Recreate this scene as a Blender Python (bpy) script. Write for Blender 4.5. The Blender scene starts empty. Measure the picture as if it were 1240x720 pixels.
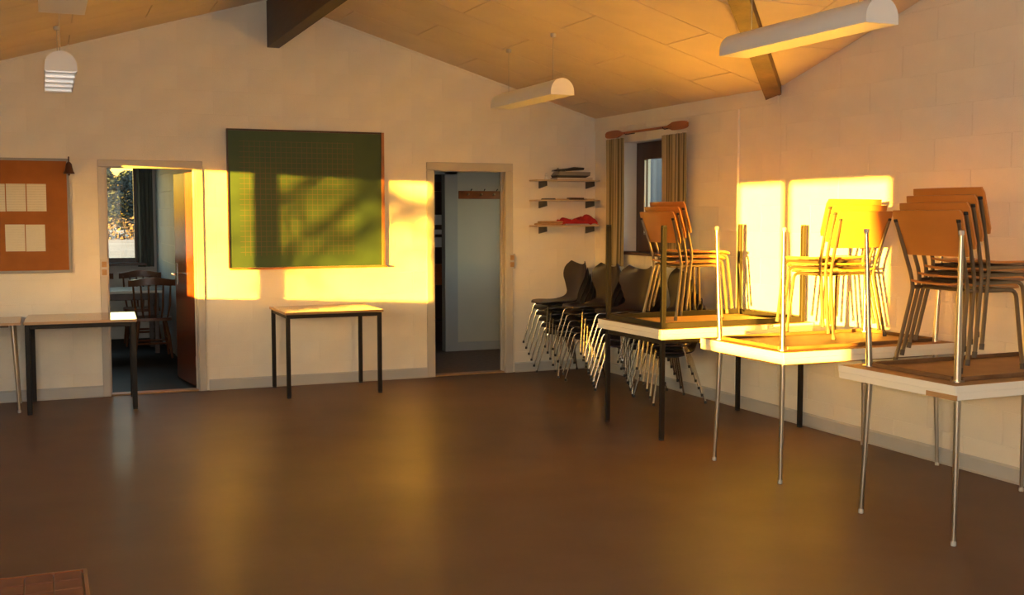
import bpy, bmesh, math, random
from mathutils import Vector, Matrix
random.seed(7)
S = bpy.context.scene
COL = S.collection
PI = math.pi

# ------------------------------------------------------------------ camera
CAM = Vector((-5.294, -10.36, 1.592))
YAW, PITCH, ROLL, FPX = 0.3983, 0.0738, 0.0005, 1350.0
def make_camera():
    cy, sy, cp, sp = math.cos(YAW), math.sin(YAW), math.cos(PITCH), math.sin(PITCH)
    f = Vector((sy*cp, cy*cp, -sp)); r = Vector((cy, -sy, 0)); d = f.cross(r)
    cr, sr = math.cos(ROLL), math.sin(ROLL)
    r2 = cr*r + sr*d; d2 = -sr*r + cr*d
    m = Matrix((( r2.x, -d2.x, -f.x, CAM.x), (r2.y, -d2.y, -f.y, CAM.y), (r2.z, -d2.z, -f.z, CAM.z), (0, 0, 0, 1)))
    cd = bpy.data.cameras.new('camera'); cd.sensor_fit = 'HORIZONTAL'; cd.sensor_width = 36.0
    cd.lens = FPX/1240*36; cd.clip_start = 0.05; cd.clip_end = 500
    o = bpy.data.objects.new('camera', cd); COL.objects.link(o); o.matrix_world = m
    S.camera = o
make_camera()

# ------------------------------------------------------------------ light
SUN_DIR = Vector((1.0, 0.76, -0.0436))
SUN_STRENGTH, SUN_COLOR = 42.0, (1.0, 0.475, 0.04)
SKY_STRENGTH = 1.1
w = bpy.data.worlds.new('sky'); S.world = w; w.use_nodes = True
nt = w.node_tree; nt.nodes.clear()
sky = nt.nodes.new('ShaderNodeTexSky'); sky.sky_type = 'NISHITA'; sky.sun_disc = False
sky.sun_elevation = math.radians(2.05); sky.sun_rotation = math.atan2(-1.0, -0.76)
sky.air_density = 1.0; sky.dust_density = 0.7; sky.ozone_density = 1.0
bg = nt.nodes.new('ShaderNodeBackground'); bg.inputs[1].default_value = SKY_STRENGTH
wo = nt.nodes.new('ShaderNodeOutputWorld')
nt.links.new(sky.outputs[0], bg.inputs[0]); nt.links.new(bg.outputs[0], wo.inputs[0])
sl = bpy.data.lights.new('sun', 'SUN'); sl.energy = SUN_STRENGTH; sl.color = SUN_COLOR; sl.angle = 0.0093
so = bpy.data.objects.new('sun', sl); COL.objects.link(so)
so.rotation_euler = SUN_DIR.to_track_quat('-Z', 'Y').to_euler(); so.location = (-30, -25, 8)
# the small flash of the camera that took the picture
fl = bpy.data.lights.new('camera_flash', 'POINT'); fl.energy = 70.0; fl.color = (1.0, 0.96, 0.90); fl.shadow_soft_size = 0.015
fo = bpy.data.objects.new('camera_flash', fl); COL.objects.link(fo); fo.location = CAM + Vector((0.05, -0.02, 0.05))
def portal(loc, sx, sy, rot):
    a = bpy.data.lights.new('daylight_portal', 'AREA'); a.shape = 'RECTANGLE'; a.size = sx; a.size_y = sy
    a.cycles.is_portal = True
    o = bpy.data.objects.new('daylight_portal', a); COL.objects.link(o); o.location = loc; o.rotation_euler = rot
vs = S.view_settings
S.display_settings.display_device = 'sRGB'
vs.view_transform = 'Standard'; vs.look = 'None'; vs.gamma = 1.0; vs.use_curve_mapping = False
vs.exposure = 1.52
S.cycles.use_denoising = True
S.cycles.max_bounces = 12; S.cycles.diffuse_bounces = 8; S.cycles.glossy_bounces = 4
S.cycles.transparent_max_bounces = 24; S.cycles.caustics_reflective = False; S.cycles.caustics_refractive = False
S.cycles.sample_clamp_indirect = 12.0

# ------------------------------------------------------------------ materials
MATS = {}
def mat(name, col, rough=0.6, metal=0.0, var=0.0, vscale=8.0, bump=0.0, bscale=60.0, spec=0.5, stretch=(1, 1, 1), coat=0.0, col2=None):
    if name in MATS: return MATS[name]
    m = bpy.data.materials.new(name); m.use_nodes = True; t = m.node_tree; b = t.nodes['Principled BSDF']
    b.inputs['Base Color'].default_value = (*col, 1); b.inputs['Roughness'].default_value = rough
    b.inputs['Metallic'].default_value = metal; b.inputs['Specular IOR Level'].default_value = spec
    b.inputs['Coat Weight'].default_value = coat; b.inputs['Coat Roughness'].default_value = 0.12
    if var or bump:
        tc = t.nodes.new('ShaderNodeTexCoord'); mp = t.nodes.new('ShaderNodeMapping')
        mp.inputs['Scale'].default_value = stretch
        t.links.new(tc.outputs['Object'], mp.inputs[0])
    if var:
        n = t.nodes.new('ShaderNodeTexNoise'); n.inputs['Scale'].default_value = vscale; n.inputs['Detail'].default_value = 5
        t.links.new(mp.outputs[0], n.inputs['Vector'])
        r = t.nodes.new('ShaderNodeValToRGB')
        c2 = col2 or tuple(max(0, c*(1-var)) for c in col); c1 = tuple(min(1, c*(1+var*0.6)) for c in col)
        r.color_ramp.elements[0].position = 0.3; r.color_ramp.elements[1].position = 0.7
        r.color_ramp.elements[0].color = (*c2, 1); r.color_ramp.elements[1].color = (*c1, 1)
        t.links.new(n.outputs['Fac'], r.inputs[0]); t.links.new(r.outputs[0], b.inputs['Base Color'])
    if bump:
        n2 = t.nodes.new('ShaderNodeTexNoise'); n2.inputs['Scale'].default_value = bscale; n2.inputs['Detail'].default_value = 4
        t.links.new(mp.outputs[0], n2.inputs['Vector'])
        bp = t.nodes.new('ShaderNodeBump'); bp.inputs['Strength'].default_value = bump; bp.inputs['Distance'].default_value = 0.01
        t.links.new(n2.outputs['Fac'], bp.inputs['Height']); t.links.new(bp.outputs[0], b.inputs['Normal'])
    MATS[name] = m; return m

M_WALL = mat('painted_block', (0.84, 0.79, 0.68), 0.55, var=0.05, vscale=3, bump=0.35, bscale=140)
M_MORTAR = mat('painted_mortar', (0.82, 0.77, 0.66), 0.6)
M_PLASTER = mat('plain_wall_paint', (0.78, 0.75, 0.69), 0.6, var=0.04, vscale=2)
M_CEIL = mat('ceiling_board', (0.74, 0.61, 0.45), 0.7, var=0.06, vscale=2.5, bump=0.15, bscale=90)
M_CEILJ = mat('ceiling_slab', (0.60, 0.52, 0.42), 0.8)
M_FLOOR = mat('linoleum', (0.128, 0.079, 0.056), 0.5, var=0.16, vscale=1.6, bump=0.03, bscale=25, spec=0.16, coat=0.07)
M_FLOOR.node_tree.nodes['Principled BSDF'].inputs['Coat Roughness'].default_value = 0.2
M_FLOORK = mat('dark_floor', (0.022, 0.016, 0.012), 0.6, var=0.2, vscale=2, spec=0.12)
M_FLOORC = mat('hall_carpet', (0.17, 0.115, 0.085), 0.8, var=0.2, vscale=20)
M_GREY = mat('grey_paint', (0.50, 0.50, 0.48), 0.4, var=0.05, vscale=4)
M_FRAME = mat('frame_paint', (0.50, 0.47, 0.42), 0.4, var=0.05, vscale=4)
M_WHITE = mat('white_paint', (0.80, 0.79, 0.76), 0.4)
M_BEAM = mat('dark_beam', (0.05, 0.03, 0.026), 0.55, var=0.35, vscale=5, stretch=(1, 0.12, 1), bump=0.2, bscale=40)
M_BEAM2 = mat('brown_beam', (0.16, 0.082, 0.036), 0.5, var=0.35, vscale=7, bump=0.2, bscale=40)
M_DKWOOD = mat('dark_stained_wood', (0.075, 0.035, 0.02), 0.35, var=0.3, vscale=9, stretch=(1, 1, 0.15))
M_LEAF = mat('varnished_door', (0.16, 0.042, 0.012), 0.2, var=0.3, vscale=9, stretch=(1, 1, 0.1))
M_REDWOOD = mat('red_varnished_wood', (0.36, 0.10, 0.025), 0.3, var=0.25, vscale=12, stretch=(1, 0.2, 1))
M_PLY = mat('beech_ply', (0.50, 0.20, 0.046), 0.32, var=0.14, vscale=6, stretch=(1, 0.25, 1), coat=0.2)
M_PLYEDGE = mat('beech_ply_edge', (0.60, 0.36, 0.15), 0.5, var=0.2, vscale=60)
M_CHROME = mat('chrome', (0.66, 0.64, 0.61), 0.22, 1.0)
M_STEEL = mat('satin_steel', (0.55, 0.50, 0.42), 0.30, 1.0)
M_CHLEG = mat('shaded_steel_tube', (0.21, 0.165, 0.115), 0.36, 0.8)  # steel tinted dark brown to stand in for shade and brown reflections
M_BLACK = mat('black_steel', (0.018, 0.015, 0.013), 0.6, spec=0.22)
M_RUBBER = mat('black_rubber', (0.02, 0.02, 0.02), 0.7)
M_BCAP = mat('brown_rubber', (0.085, 0.07, 0.055), 0.6)
M_GRUB = mat('grey_rubber', (0.55, 0.52, 0.46), 0.6)
M_SHELL = mat('dark_shell', (0.022, 0.013, 0.018), 0.35, var=0.2, vscale=6)
M_EDGE = mat('white_edge_laminate', (0.80, 0.78, 0.72), 0.35)
M_FIBRE = mat('fibreboard', (0.40, 0.235, 0.105), 0.6, var=0.12, vscale=10)
M_LAMIN = mat('wood_laminate', (0.36, 0.21, 0.085), 0.10, var=0.1, vscale=5, stretch=(0.2, 1, 1))
M_WEDGE = mat('wood_edge', (0.34, 0.20, 0.09), 0.4, var=0.1, vscale=8)
M_CORK = mat('rust_felt', (0.34, 0.118, 0.028), 0.9, var=0.15, vscale=5)
M_ALU = mat('grey_frame', (0.27, 0.265, 0.25), 0.45, 0.0)
M_BRONZE = mat('dark_bronze', (0.09, 0.04, 0.03), 0.4, 0.5)
M_LAMPW = mat('white_enamel', (0.86, 0.85, 0.83), 0.3)
M_DIFF = mat('lamp_diffuser', (0.82, 0.80, 0.74), 0.35)
M_SILVER = mat('polished_louvre', (0.9, 0.9, 0.9), 0.12, 1.0)
M_BLADE = mat('bright_louvre', (0.85, 0.85, 0.86), 0.4, 0.5)
M_RED = mat('red_cloth', (0.45, 0.02, 0.025), 0.8, var=0.3, vscale=14)
M_TAN = mat('tan_wood', (0.45, 0.26, 0.11), 0.5, var=0.2, vscale=20)
M_SHELFW = mat('shelf_board', (0.62, 0.47, 0.29), 0.45, var=0.12, vscale=8, stretch=(0.2, 1, 1))
M_DGREY = mat('dark_plastic', (0.03, 0.03, 0.032), 0.35)
M_MGREY = mat('grey_plastic', (0.26, 0.24, 0.21), 0.4)
M_TERRA = mat('rust_tile', (0.11, 0.032, 0.015), 0.45, var=0.25, vscale=14)
M_PORC = mat('white_glaze', (0.85, 0.84, 0.80), 0.15)
M_BARK = mat('bark', (0.07, 0.05, 0.035), 0.9, var=0.3, vscale=20)
M_FROST = mat('frosty_field', (0.17, 0.20, 0.23), 0.9, var=0.35, vscale=0.25, col2=(0.11, 0.12, 0.12))
M_LEAVES = mat('dull_green_leaves', (0.022, 0.042, 0.05), 0.8, var=0.4, vscale=1.0)
M_BROWNL = mat('brown_scrub', (0.07, 0.055, 0.045), 0.9, var=0.3, vscale=1.0)
M_SKYBLOCK = mat('sky_block_grey', (0.13, 0.14, 0.155), 0.9, var=0.1, vscale=1.5)
M_DCURT = mat('dark_curtain', (0.17, 0.175, 0.15), 0.9, var=0.3, vscale=6, stretch=(6, 6, 0.3))

def glass_mat():
    m = bpy.data.materials.new('window_glass'); m.use_nodes = True; t = m.node_tree; t.nodes.clear()
    o = t.nodes.new('ShaderNodeOutputMaterial'); mx = t.nodes.new('ShaderNodeMixShader')
    tr = t.nodes.new('ShaderNodeBsdfTransparent'); gl = t.nodes.new('ShaderNodeBsdfGlossy')
    tr.inputs[0].default_value = (0.94, 0.96, 0.95, 1); gl.inputs[0].default_value = (1, 1, 1, 1); gl.inputs['Roughness'].default_value = 0.02
    mx.inputs[0].default_value = 0.07
    t.links.new(tr.outputs[0], mx.inputs[1]); t.links.new(gl.outputs[0], mx.inputs[2]); t.links.new(mx.outputs[0], o.inputs[0])
    return m
M_GLASS = glass_mat()

def board_mat():
    """green chalkboard with a fine printed square grid"""
    m = bpy.data.materials.new('green_chalkboard'); m.use_nodes = True; t = m.node_tree; b = t.nodes['Principled BSDF']
    b.inputs['Roughness'].default_value = 0.55
    tc = t.nodes.new('ShaderNodeTexCoord'); sp = t.nodes.new('ShaderNodeSeparateXYZ'); t.links.new(tc.outputs['Object'], sp.inputs[0])
    def mth(op, a, bb=None, v=None):
        n = t.nodes.new('ShaderNodeMath'); n.operation = op
        t.links.new(a, n.inputs[0])
        if bb is not None: t.links.new(bb, n.inputs[1])
        if v is not None: n.inputs[1].default_value = v
        return n.outputs[0]
    def line(s):
        a = mth('ABSOLUTE', mth('SUBTRACT', mth('FRACT', mth('MULTIPLY', s, v=1/0.048)), v=0.5))
        return mth('GREATER_THAN', a, v=0.455)
    g = mth('MAXIMUM', line(sp.outputs['X']), line(sp.outputs['Z']))
    inside = mth('MULTIPLY', mth('LESS_THAN', sp.outputs['X'], v=1.17), mth('GREATER_THAN', sp.outputs['X'], v=0.10))
    inside = mth('MULTIPLY', inside, mth('MULTIPLY', mth('GREATER_THAN', sp.outputs['Z'], v=0.11), mth('LESS_THAN', sp.outputs['Z'], v=1.16)))
    g = mth('MULTIPLY', g, inside)
    n = t.nodes.new('ShaderNodeTexNoise'); n.inputs['Scale'].default_value = 5; n.inputs['Detail'].default_value = 6
    t.links.new(tc.outputs['Object'], n.inputs['Vector'])
    r = t.nodes.new('ShaderNodeValToRGB'); r.color_ramp.elements[0].color = (0.027, 0.060, 0.018, 1); r.color_ramp.elements[1].color = (0.045, 0.090, 0.028, 1)
    t.links.new(n.outputs['Fac'], r.inputs[0])
    mx = t.nodes.new('ShaderNodeMix'); mx.data_type = 'RGBA'; mx.inputs['B'].default_value = (0.11, 0.08, 0.028, 1)
    t.links.new(g, mx.inputs['Factor']); t.links.new(r.outputs[0], mx.inputs['A']); t.links.new(mx.outputs['Result'], b.inputs['Base Color'])
    return m
M_BOARD = board_mat()

def stripe_mat():
    """curtain cloth woven with vertical stripes; the stripe runs on the cloth's own width"""
    m = bpy.data.materials.new('striped_curtain'); m.use_nodes = True; t = m.node_tree; b = t.nodes['Principled BSDF']
    b.inputs['Roughness'].default_value = 0.9
    uv = t.nodes.new('ShaderNodeUVMap'); sp = t.nodes.new('ShaderNodeSeparateXYZ'); t.links.new(uv.outputs[0], sp.inputs[0])
    a = t.nodes.new('ShaderNodeMath'); a.operation = 'MULTIPLY'; a.inputs[1].default_value = 6.0; t.links.new(sp.outputs['X'], a.inputs[0])
    fr = t.nodes.new('ShaderNodeMath'); fr.operation = 'FRACT'; t.links.new(a.outputs[0], fr.inputs[0])
    r = t.nodes.new('ShaderNodeValToRGB'); r.color_ramp.interpolation = 'CONSTANT'
    cr = r.color_ramp
    for i, (p, c) in enumerate(((0.0, (0.38, 0.31, 0.17)), (0.38, (0.12, 0.095, 0.045)), (0.5, (0.29, 0.23, 0.12)), (0.74, (0.06, 0.045, 0.028)), (0.82, (0.24, 0.20, 0.10)))):
        e = cr.elements[i] if i < 2 else cr.elements.new(p)
        e.position = p; e.color = (*c, 1)
    t.links.new(fr.outputs[0], r.inputs[0]); t.links.new(r.outputs[0], b.inputs['Base Color'])
    return m
M_STRIPE = stripe_mat()

def paper_mat():
    m = bpy.data.materials.new('typed_paper'); m.use_nodes = True; t = m.node_tree; b = t.nodes['Principled BSDF']
    b.inputs['Roughness'].default_value = 0.8
    tc = t.nodes.new('ShaderNodeTexCoord'); sp = t.nodes.new('ShaderNodeSeparateXYZ'); t.links.new(tc.outputs['Object'], sp.inputs[0])
    a = t.nodes.new('ShaderNodeMath'); a.operation = 'MULTIPLY'; a.inputs[1].default_value = 1/0.014; t.links.new(sp.outputs['Z'], a.inputs[0])
    fr = t.nodes.new('ShaderNodeMath'); fr.operation = 'FRACT'; t.links.new(a.outputs[0], fr.inputs[0])
    lt = t.nodes.new('ShaderNodeMath'); lt.operation = 'LESS_THAN'; lt.inputs[1].default_value = 0.3; t.links.new(fr.outputs[0], lt.inputs[0])
    n = t.nodes.new('ShaderNodeTexNoise'); n.inputs['Scale'].default_value = 40; t.links.new(tc.outputs['Object'], n.inputs['Vector'])
    mu = t.nodes.new('ShaderNodeMath'); mu.operation = 'MULTIPLY'; t.links.new(lt.outputs[0], mu.inputs[0]); t.links.new(n.outputs['Fac'], mu.inputs[1])
    mx = t.nodes.new('ShaderNodeMix'); mx.data_type = 'RGBA'; mx.inputs['A'].default_value = (0.74, 0.70, 0.58, 1); mx.inputs['B'].default_value = (0.50, 0.46, 0.38, 1)
    t.links.new(mu.outputs[0], mx.inputs['Factor']); t.links.new(mx.outputs['Result'], b.inputs['Base Color'])
    return m
M_PAPER = paper_mat()

# ------------------------------------------------------------------ mesh helpers
class MB:
    def __init__(s): s.v = []; s.f = []; s.uv = None
    def add(s, vs, fs):
        o = len(s.v); s.v += [tuple(p) for p in vs]; s.f += [tuple(i+o for i in f) for f in fs]; return s
    def box(s, x0, x1, y0, y1, z0, z1, m=None):
        p = [Vector((x, y, z)) for z in (z0, z1) for x, y in ((x0, y0), (x1, y0), (x1, y1), (x0, y1))]
        if m: p = [m @ q for q in p]
        return s.add(p, [(3, 2, 1, 0), (4, 5, 6, 7), (0, 1, 5, 4), (1, 2, 6, 5), (2, 3, 7, 6), (3, 0, 4, 7)])
    def cbox(s, x0, x1, y0, y1, z0, z1, c=0.003):
        """box with chamfered edges"""
        bm = bmesh.new(); bmesh.ops.create_cube(bm, size=1)
        for q in bm.verts: q.co = ((x0+x1)/2+q.co.x*(x1-x0), (y0+y1)/2+q.co.y*(y1-y0), (z0+z1)/2+q.co.z*(z1-z0))
        bmesh.ops.bevel(bm, geom=bm.edges[:], offset=c, segments=1, affect='EDGES')
        bm.verts.index_update()
        s.add([q.co.copy() for q in bm.verts], [[q.index for q in f.verts] for f in bm.faces]); bm.free(); return s
    def prism(s, poly, d):
        """closed prism from a planar polygon (3D points) along the vector d"""
        n = len(poly); a = [Vector(p) for p in poly]; b = [p+Vector(d) for p in a]
        return s.add(a+b, [tuple(range(n))[::-1], tuple(range(n, 2*n))] + [(i, (i+1) % n, n+(i+1) % n, n+i) for i in range(n)])
    def tube(s, pts, rad, n=8, cap=True):
        pts = [Vector(p) for p in pts]; k = len(pts)
        rad = rad if isinstance(rad, (list, tuple)) else [rad]*k
        t0 = (pts[1]-pts[0]).normalized(); u = t0.orthogonal().normalized(); rings = []
        for i, p in enumerate(pts):
            t = (pts[min(i+1, k-1)]-pts[max(i-1, 0)]).normalized()
            u = (u - t*u.dot(t)).normalized(); v = t.cross(u)
            rings.append([p + (u*math.cos(2*PI*j/n)+v*math.sin(2*PI*j/n))*rad[i] for j in range(n)])
        vs = [q for r in rings for q in r]; fs = []
        for i in range(k-1):
            for j in range(n): fs.append((i*n+j, i*n+(j+1) % n, (i+1)*n+(j+1) % n, (i+1)*n+j))
        if cap: fs += [tuple(range(n))[::-1], tuple(range((k-1)*n, k*n))]
        return s.add(vs, fs)
    def lathe(s, prof, c=(0, 0, 0), n=16):
        vs = []; fs = []
        for r, z in prof: vs += [(c[0]+r*math.cos(2*PI*j/n), c[1]+r*math.sin(2*PI*j/n), c[2]+z) for j in range(n)]
        for i in range(len(prof)-1):
            for j in range(n): fs.append((i*n+j, i*n+(j+1) % n, (i+1)*n+(j+1) % n, (i+1)*n+j))
        fs += [tuple(range(n))[::-1], tuple(range((len(prof)-1)*n, len(prof)*n))]
        return s.add(vs, fs)
    def grid(s, fn, nu, nv, th=None):
        """sheet of nu x nv cells from fn(u,v); with th = fn giving an offset vector it becomes a closed slab"""
        top = [Vector(fn(i/nu, j/nv)) for j in range(nv+1) for i in range(nu+1)]
        W = nu+1; fs = [(j*W+i, j*W+i+1, (j+1)*W+i+1, (j+1)*W+i) for j in range(nv) for i in range(nu)]
        if th is None: return s.add(top, fs)
        bot = [p+Vector(th(i/nu, j/nv)) for p, (i, j) in zip(top, [(i, j) for j in range(nv+1) for i in range(nu+1)])]
        N = len(top); f2 = [tuple(N+q for q in f[::-1]) for f in fs]
        rim = [i for i in range(W)] + [j*W+nu for j in range(1, nv+1)] + [nv*W+i for i in range(nu-1, -1, -1)] + [j*W for j in range(nv-1, 0, -1)]
        side = [(rim[(k+1) % len(rim)], rim[k], N+rim[k], N+rim[(k+1) % len(rim)]) for k in range(len(rim))]
        return s.add(top+bot, fs+f2+side)
    def mesh(s, name, m=None, smooth=False):
        me = bpy.data.meshes.new(name); me.from_pydata(s.v, [], s.f); me.update()
        bm = bmesh.new(); bm.from_mesh(me); bmesh.ops.recalc_face_normals(bm, faces=bm.faces[:]); bm.to_mesh(me); bm.free()
        if smooth:
            for p in me.polygons: p.use_smooth = True
            try: me.set_sharp_from_angle(angle=math.radians(38))
            except Exception: pass
        if m: me.materials.append(m)
        return me
    def build(s, name, m, parent=None, smooth=False, loc=None):
        o = bpy.data.objects.new(name, s.mesh(name, m, smooth)); COL.objects.link(o)
        if parent: o.parent = parent
        if loc: o.location = loc
        return o
def obj(name, me, parent=None, loc=None):
    o = bpy.data.objects.new(name, me); COL.objects.link(o)
    if parent: o.parent = parent
    if loc: o.location = loc
    return o
def tag(o, label, cat, group=None, kind=None):
    o['label'] = label; o['category'] = cat
    if group: o['group'] = group
    if kind: o['kind'] = kind
    return o
def struct(o): o['kind'] = 'structure'; return o
def thing(name, label, cat, loc=(0, 0, 0), rz=0, group=None):
    o = bpy.data.objects.new(name, None); o.empty_display_size = 0.1; COL.objects.link(o)
    o.location = loc; o.rotation_euler = (0, 0, rz)
    return tag(o, label, cat, group)
def copy_tree(o, parent=None):
    c = o.copy(); COL.objects.link(c); c.parent = parent
    for ch in [q for q in ALLCH.get(o.name, [])] or list(o.children): copy_tree(ch, c)
    return c
ALLCH = {}
def bend(pts, r=0.03, n=4):
    """round the corners of a polyline"""
    pts = [Vector(p) for p in pts]; out = [pts[0]]
    for i in range(1, len(pts)-1):
        a, b, c = pts[i-1], pts[i], pts[i+1]
        d1 = (a-b); d2 = (c-b); rr = min(r, d1.length*0.45, d2.length*0.45)
        p, q = b+d1.normalized()*rr, b+d2.normalized()*rr
        for k in range(n+1):
            t = k/n; out.append((1-t)**2*p + 2*t*(1-t)*b + t*t*q)
    return out+[pts[-1]]

# ------------------------------------------------------------------ room data
XL, XR, YB, YREAR = -6.58, 0.0, 0.0, -11.0
RX, RZ, PITCHM = -3.29, 3.56, 0.2985           # main ridge and pitch
CY, PITCHC = -6.77, 0.271                      # cross ridge and pitch
EAVE = RZ - PITCHM*(XR-RX)
def main_z(x): return RZ - PITCHM*abs(x-RX)
def cross_z(y): return RZ - PITCHC*abs(y-CY)
def roof_z(x, y): return max(main_z(x), cross_z(y)) if y < 0 else main_z(x)
YV = CY + (RZ-EAVE)/PITCHC                      # where the valley starts at the eaves
YV2 = CY - (RZ-EAVE)/PITCHC
DOORL = (-4.77, -4.02, 2.005); DOORR = (-1.755, -1.015, 2.02)

def columns(mb, axis, p0, p1, breaks, topf, openings):
    """wall solid made of columns; axis 'x' runs along X with thickness Y p0..p1, axis 'y' the reverse"""
    br = sorted(set(breaks + [o[0] for o in openings] + [o[1] for o in openings]))
    for a, b in zip(br[:-1], br[1:]):
        m = (a+b)/2; segs = [(0.0, None)]
        for o in openings:
            if o[0] < m < o[1]:
                segs = ([(0.0, o[2])] if o[2] > 0.001 else []) + [(o[3], None)]
        for z0, z1 in segs:
            za, zb = (topf(a+1e-6), topf(b-1e-6)) if z1 is None else (z1, z1)
            if axis == 'x': q = [(a, p0, z0), (b, p0, z0), (b, p0, zb), (a, p0, za)]; d = (0, p1-p0, 0)
            else: q = [(p0, a, z0), (p0, b, z0), (p0, b, zb), (p0, a, za)]; d = (p1-p0, 0, 0)
            mb.prism(q, d)
    return mb

def clip(poly, n, c):
    """keep the part of a convex 2D polygon with n.p <= c"""
    out = []
    for i in range(len(poly)):
        a, b = poly[i], poly[(i+1) % len(poly)]
        da, db = n[0]*a[0]+n[1]*a[1]-c, n[0]*b[0]+n[1]*b[1]-c
        if da <= 0: out.append(a)
        if (da < 0 < db) or (db < 0 < da):
            t = da/(da-db); out.append((a[0]+(b[0]-a[0])*t, a[1]+(b[1]-a[1])*t))
    return out
def area(p): return abs(sum(p[i][0]*p[(i+1) % len(p)][1]-p[(i+1) % len(p)][0]*p[i][1] for i in range(len(p)))/2)
def inset_rect(u0, u1, v0, v1, g, hp):
    p = [(u0+g, v0+g), (u1-g, v0+g), (u1-g, v1-g), (u0+g, v1-g)]
    if u1-u0 < 2*g+0.005 or v1-v0 < 2*g+0.005: return []
    for n, c in hp:
        L = math.hypot(*n); p = clip(p, n, c-g*L)
        if len(p) < 3: return []
    return p

BLK = {}
def blocks(parent, to3d, nrm, u0, u1, v1, L, H, phases, openings, halfplanes, m):
    """real blocks laid in running bond: each one an object, bevelled and standing proud of the mortar"""
    nrm = Vector(nrm); k = 0; v = 0.0; G, BV, DEP = 0.001, 0.0016, 0.003
    while v < v1:
        ph = phases[k % 2]; n0 = math.floor((u0-ph)/L)-1
        for i in range(int((u1-u0)/L)+4):
            a, b = ph+(n0+i)*L, ph+(n0+i+1)*L
            a, b = max(a, u0), min(b, u1)
            if b-a < 0.03: continue
            rects = [(a, b, v, v+H)]
            for o in openings:
                nr = []
                for (ra, rb, rc, rd) in rects:
                    if rb <= o[0] or ra >= o[1] or rd <= o[2] or rc >= o[3]: nr.append((ra, rb, rc, rd)); continue
                    if ra < o[0]: nr.append((ra, o[0], rc, rd))
                    if rb > o[1]: nr.append((o[1], rb, rc, rd))
                    ma, mb_ = max(ra, o[0]), min(rb, o[1])
                    if rc < o[2]: nr.append((ma, mb_, rc, o[2]))
                    if rd > o[3]: nr.append((ma, mb_, o[3], rd))
                rects = nr
            for (ra, rb, rc, rd) in rects:
                po = inset_rect(ra, rb, rc, rd, G, halfplanes); pi_ = inset_rect(ra, rb, rc, rd, G+BV, halfplanes)
                if len(po) < 3 or len(pi_) != len(po) or area(pi_) < 0.002: continue
                w_, h_ = rb-ra, rd-rc
                full = len(po) == 4 and abs(po[0][0]-ra-G) < 1e-6 and abs(po[2][0]-rb+G) < 1e-6 and abs(po[2][1]-rd+G) < 1e-6 and abs(po[3][0]-ra-G) < 1e-6 and abs(po[1][0]-rb+G) < 1e-6 and abs(po[3][1]-rd+G) < 1e-6
                org = to3d(ra, rc); key = (parent.name, round(w_, 3), round(h_, 3)) if full else None
                me = BLK.get(key) if key else None
                if me is None:
                    n = len(po)
                    vs = [Vector(to3d(*p))-Vector(org)-nrm*DEP for p in po] + [Vector(to3d(*p))-Vector(org)-nrm*0.0012 for p in po] + [Vector(to3d(*p))-Vector(org) for p in pi_]
                    fs = [tuple(range(2*n, 3*n))]
                    for r in (0, 1):
                        fs += [(r*n+q, r*n+(q+1) % n, (r+1)*n+(q+1) % n, (r+1)*n+q) for q in range(n)]
                    q = MB(); q.add(vs, fs); me = q.mesh('block', m)
                    if me.polygons[0].normal.dot(nrm) < 0: me.flip_normals()
                    if key: BLK[key] = me
                obj('block', me, parent, org)
        v += H; k += 1

# ------------------------------------------------------------------ ground and floors
g = MB(); g.box(-160, 160, -120, 220, -0.5, -0.16); struct(g.build('ground', M_FROST))
f = MB(); f.box(XL-0.2, 0.3, YREAR-0.2, 0.06, -0.15, 0.0); struct(f.build('floor', M_FLOOR))
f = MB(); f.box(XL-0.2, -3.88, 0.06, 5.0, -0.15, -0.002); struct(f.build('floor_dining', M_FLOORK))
f = MB(); f.box(-3.88, 0.3, 0.06, 5.0, -0.15, -0.002); struct(f.build('floor_hallway', M_FLOORC))

# ------------------------------------------------------------------ walls of the hall
REC = 0.003
wb = MB(); columns(wb, 'x', REC, 0.12, [XL-0.15, RX, 0.3], lambda x: main_z(x)+0.05,
                   [(DOORL[0]-0.03, DOORL[1]+0.03, 0, DOORL[2]+0.03), (DOORR[0]-0.03, DOORR[1]+0.03, 0, DOORR[2]+0.03)])
wall_back = struct(wb.build('wall_back', M_MORTAR))
WIN1 = (-1.62, -0.62, 1.235, 2.30); WINC = (0.45, 1.5, 1.0, 2.05)
wr = MB(); columns(wr, 'y', REC, 0.3, [YREAR-0.15, YV2, CY, YV, 0, 5.0], lambda y: max(EAVE, cross_z(y) if y < 0 else 0)+0.04, [WIN1, WINC])
wall_right = struct(wr.build('wall_right', M_MORTAR))
WL2 = (-3.77, -1.49, 0.91, 2.160); WL1 = (-9.478, -7.608, 0.91, 2.167)
wl = MB(); columns(wl, 'y', XL-0.15, XL, [YREAR-0.15, YV2, CY, YV, 0, 5.0], lambda y: max(EAVE, cross_z(y) if y < 0 else 0)+0.04, [WL1, WL2])
struct(wl.build('wall_left', M_PLASTER))
wq = MB(); columns(wq, 'x', YREAR-0.15, YREAR, [XL, RX, 0.0], lambda x: main_z(x)+0.05, [])
struct(wq.build('wall_rear', M_PLASTER))
BL, BH = 0.62, 0.208
blocks(wall_back, lambda u, v: (u, 0.0, v), (0, -1, 0), XL, 0.0, 3.7, BL, BH, (-0.12, -0.43),
       [(DOORL[0]-0.03, DOORL[1]+0.03, -1, DOORL[2]+0.03), (DOORR[0]-0.03, DOORR[1]+0.03, -1, DOORR[2]+0.03)],
       [((PITCHM, 1), RZ+PITCHM*RX), ((-PITCHM, 1), RZ-PITCHM*RX)], M_WALL)
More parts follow.
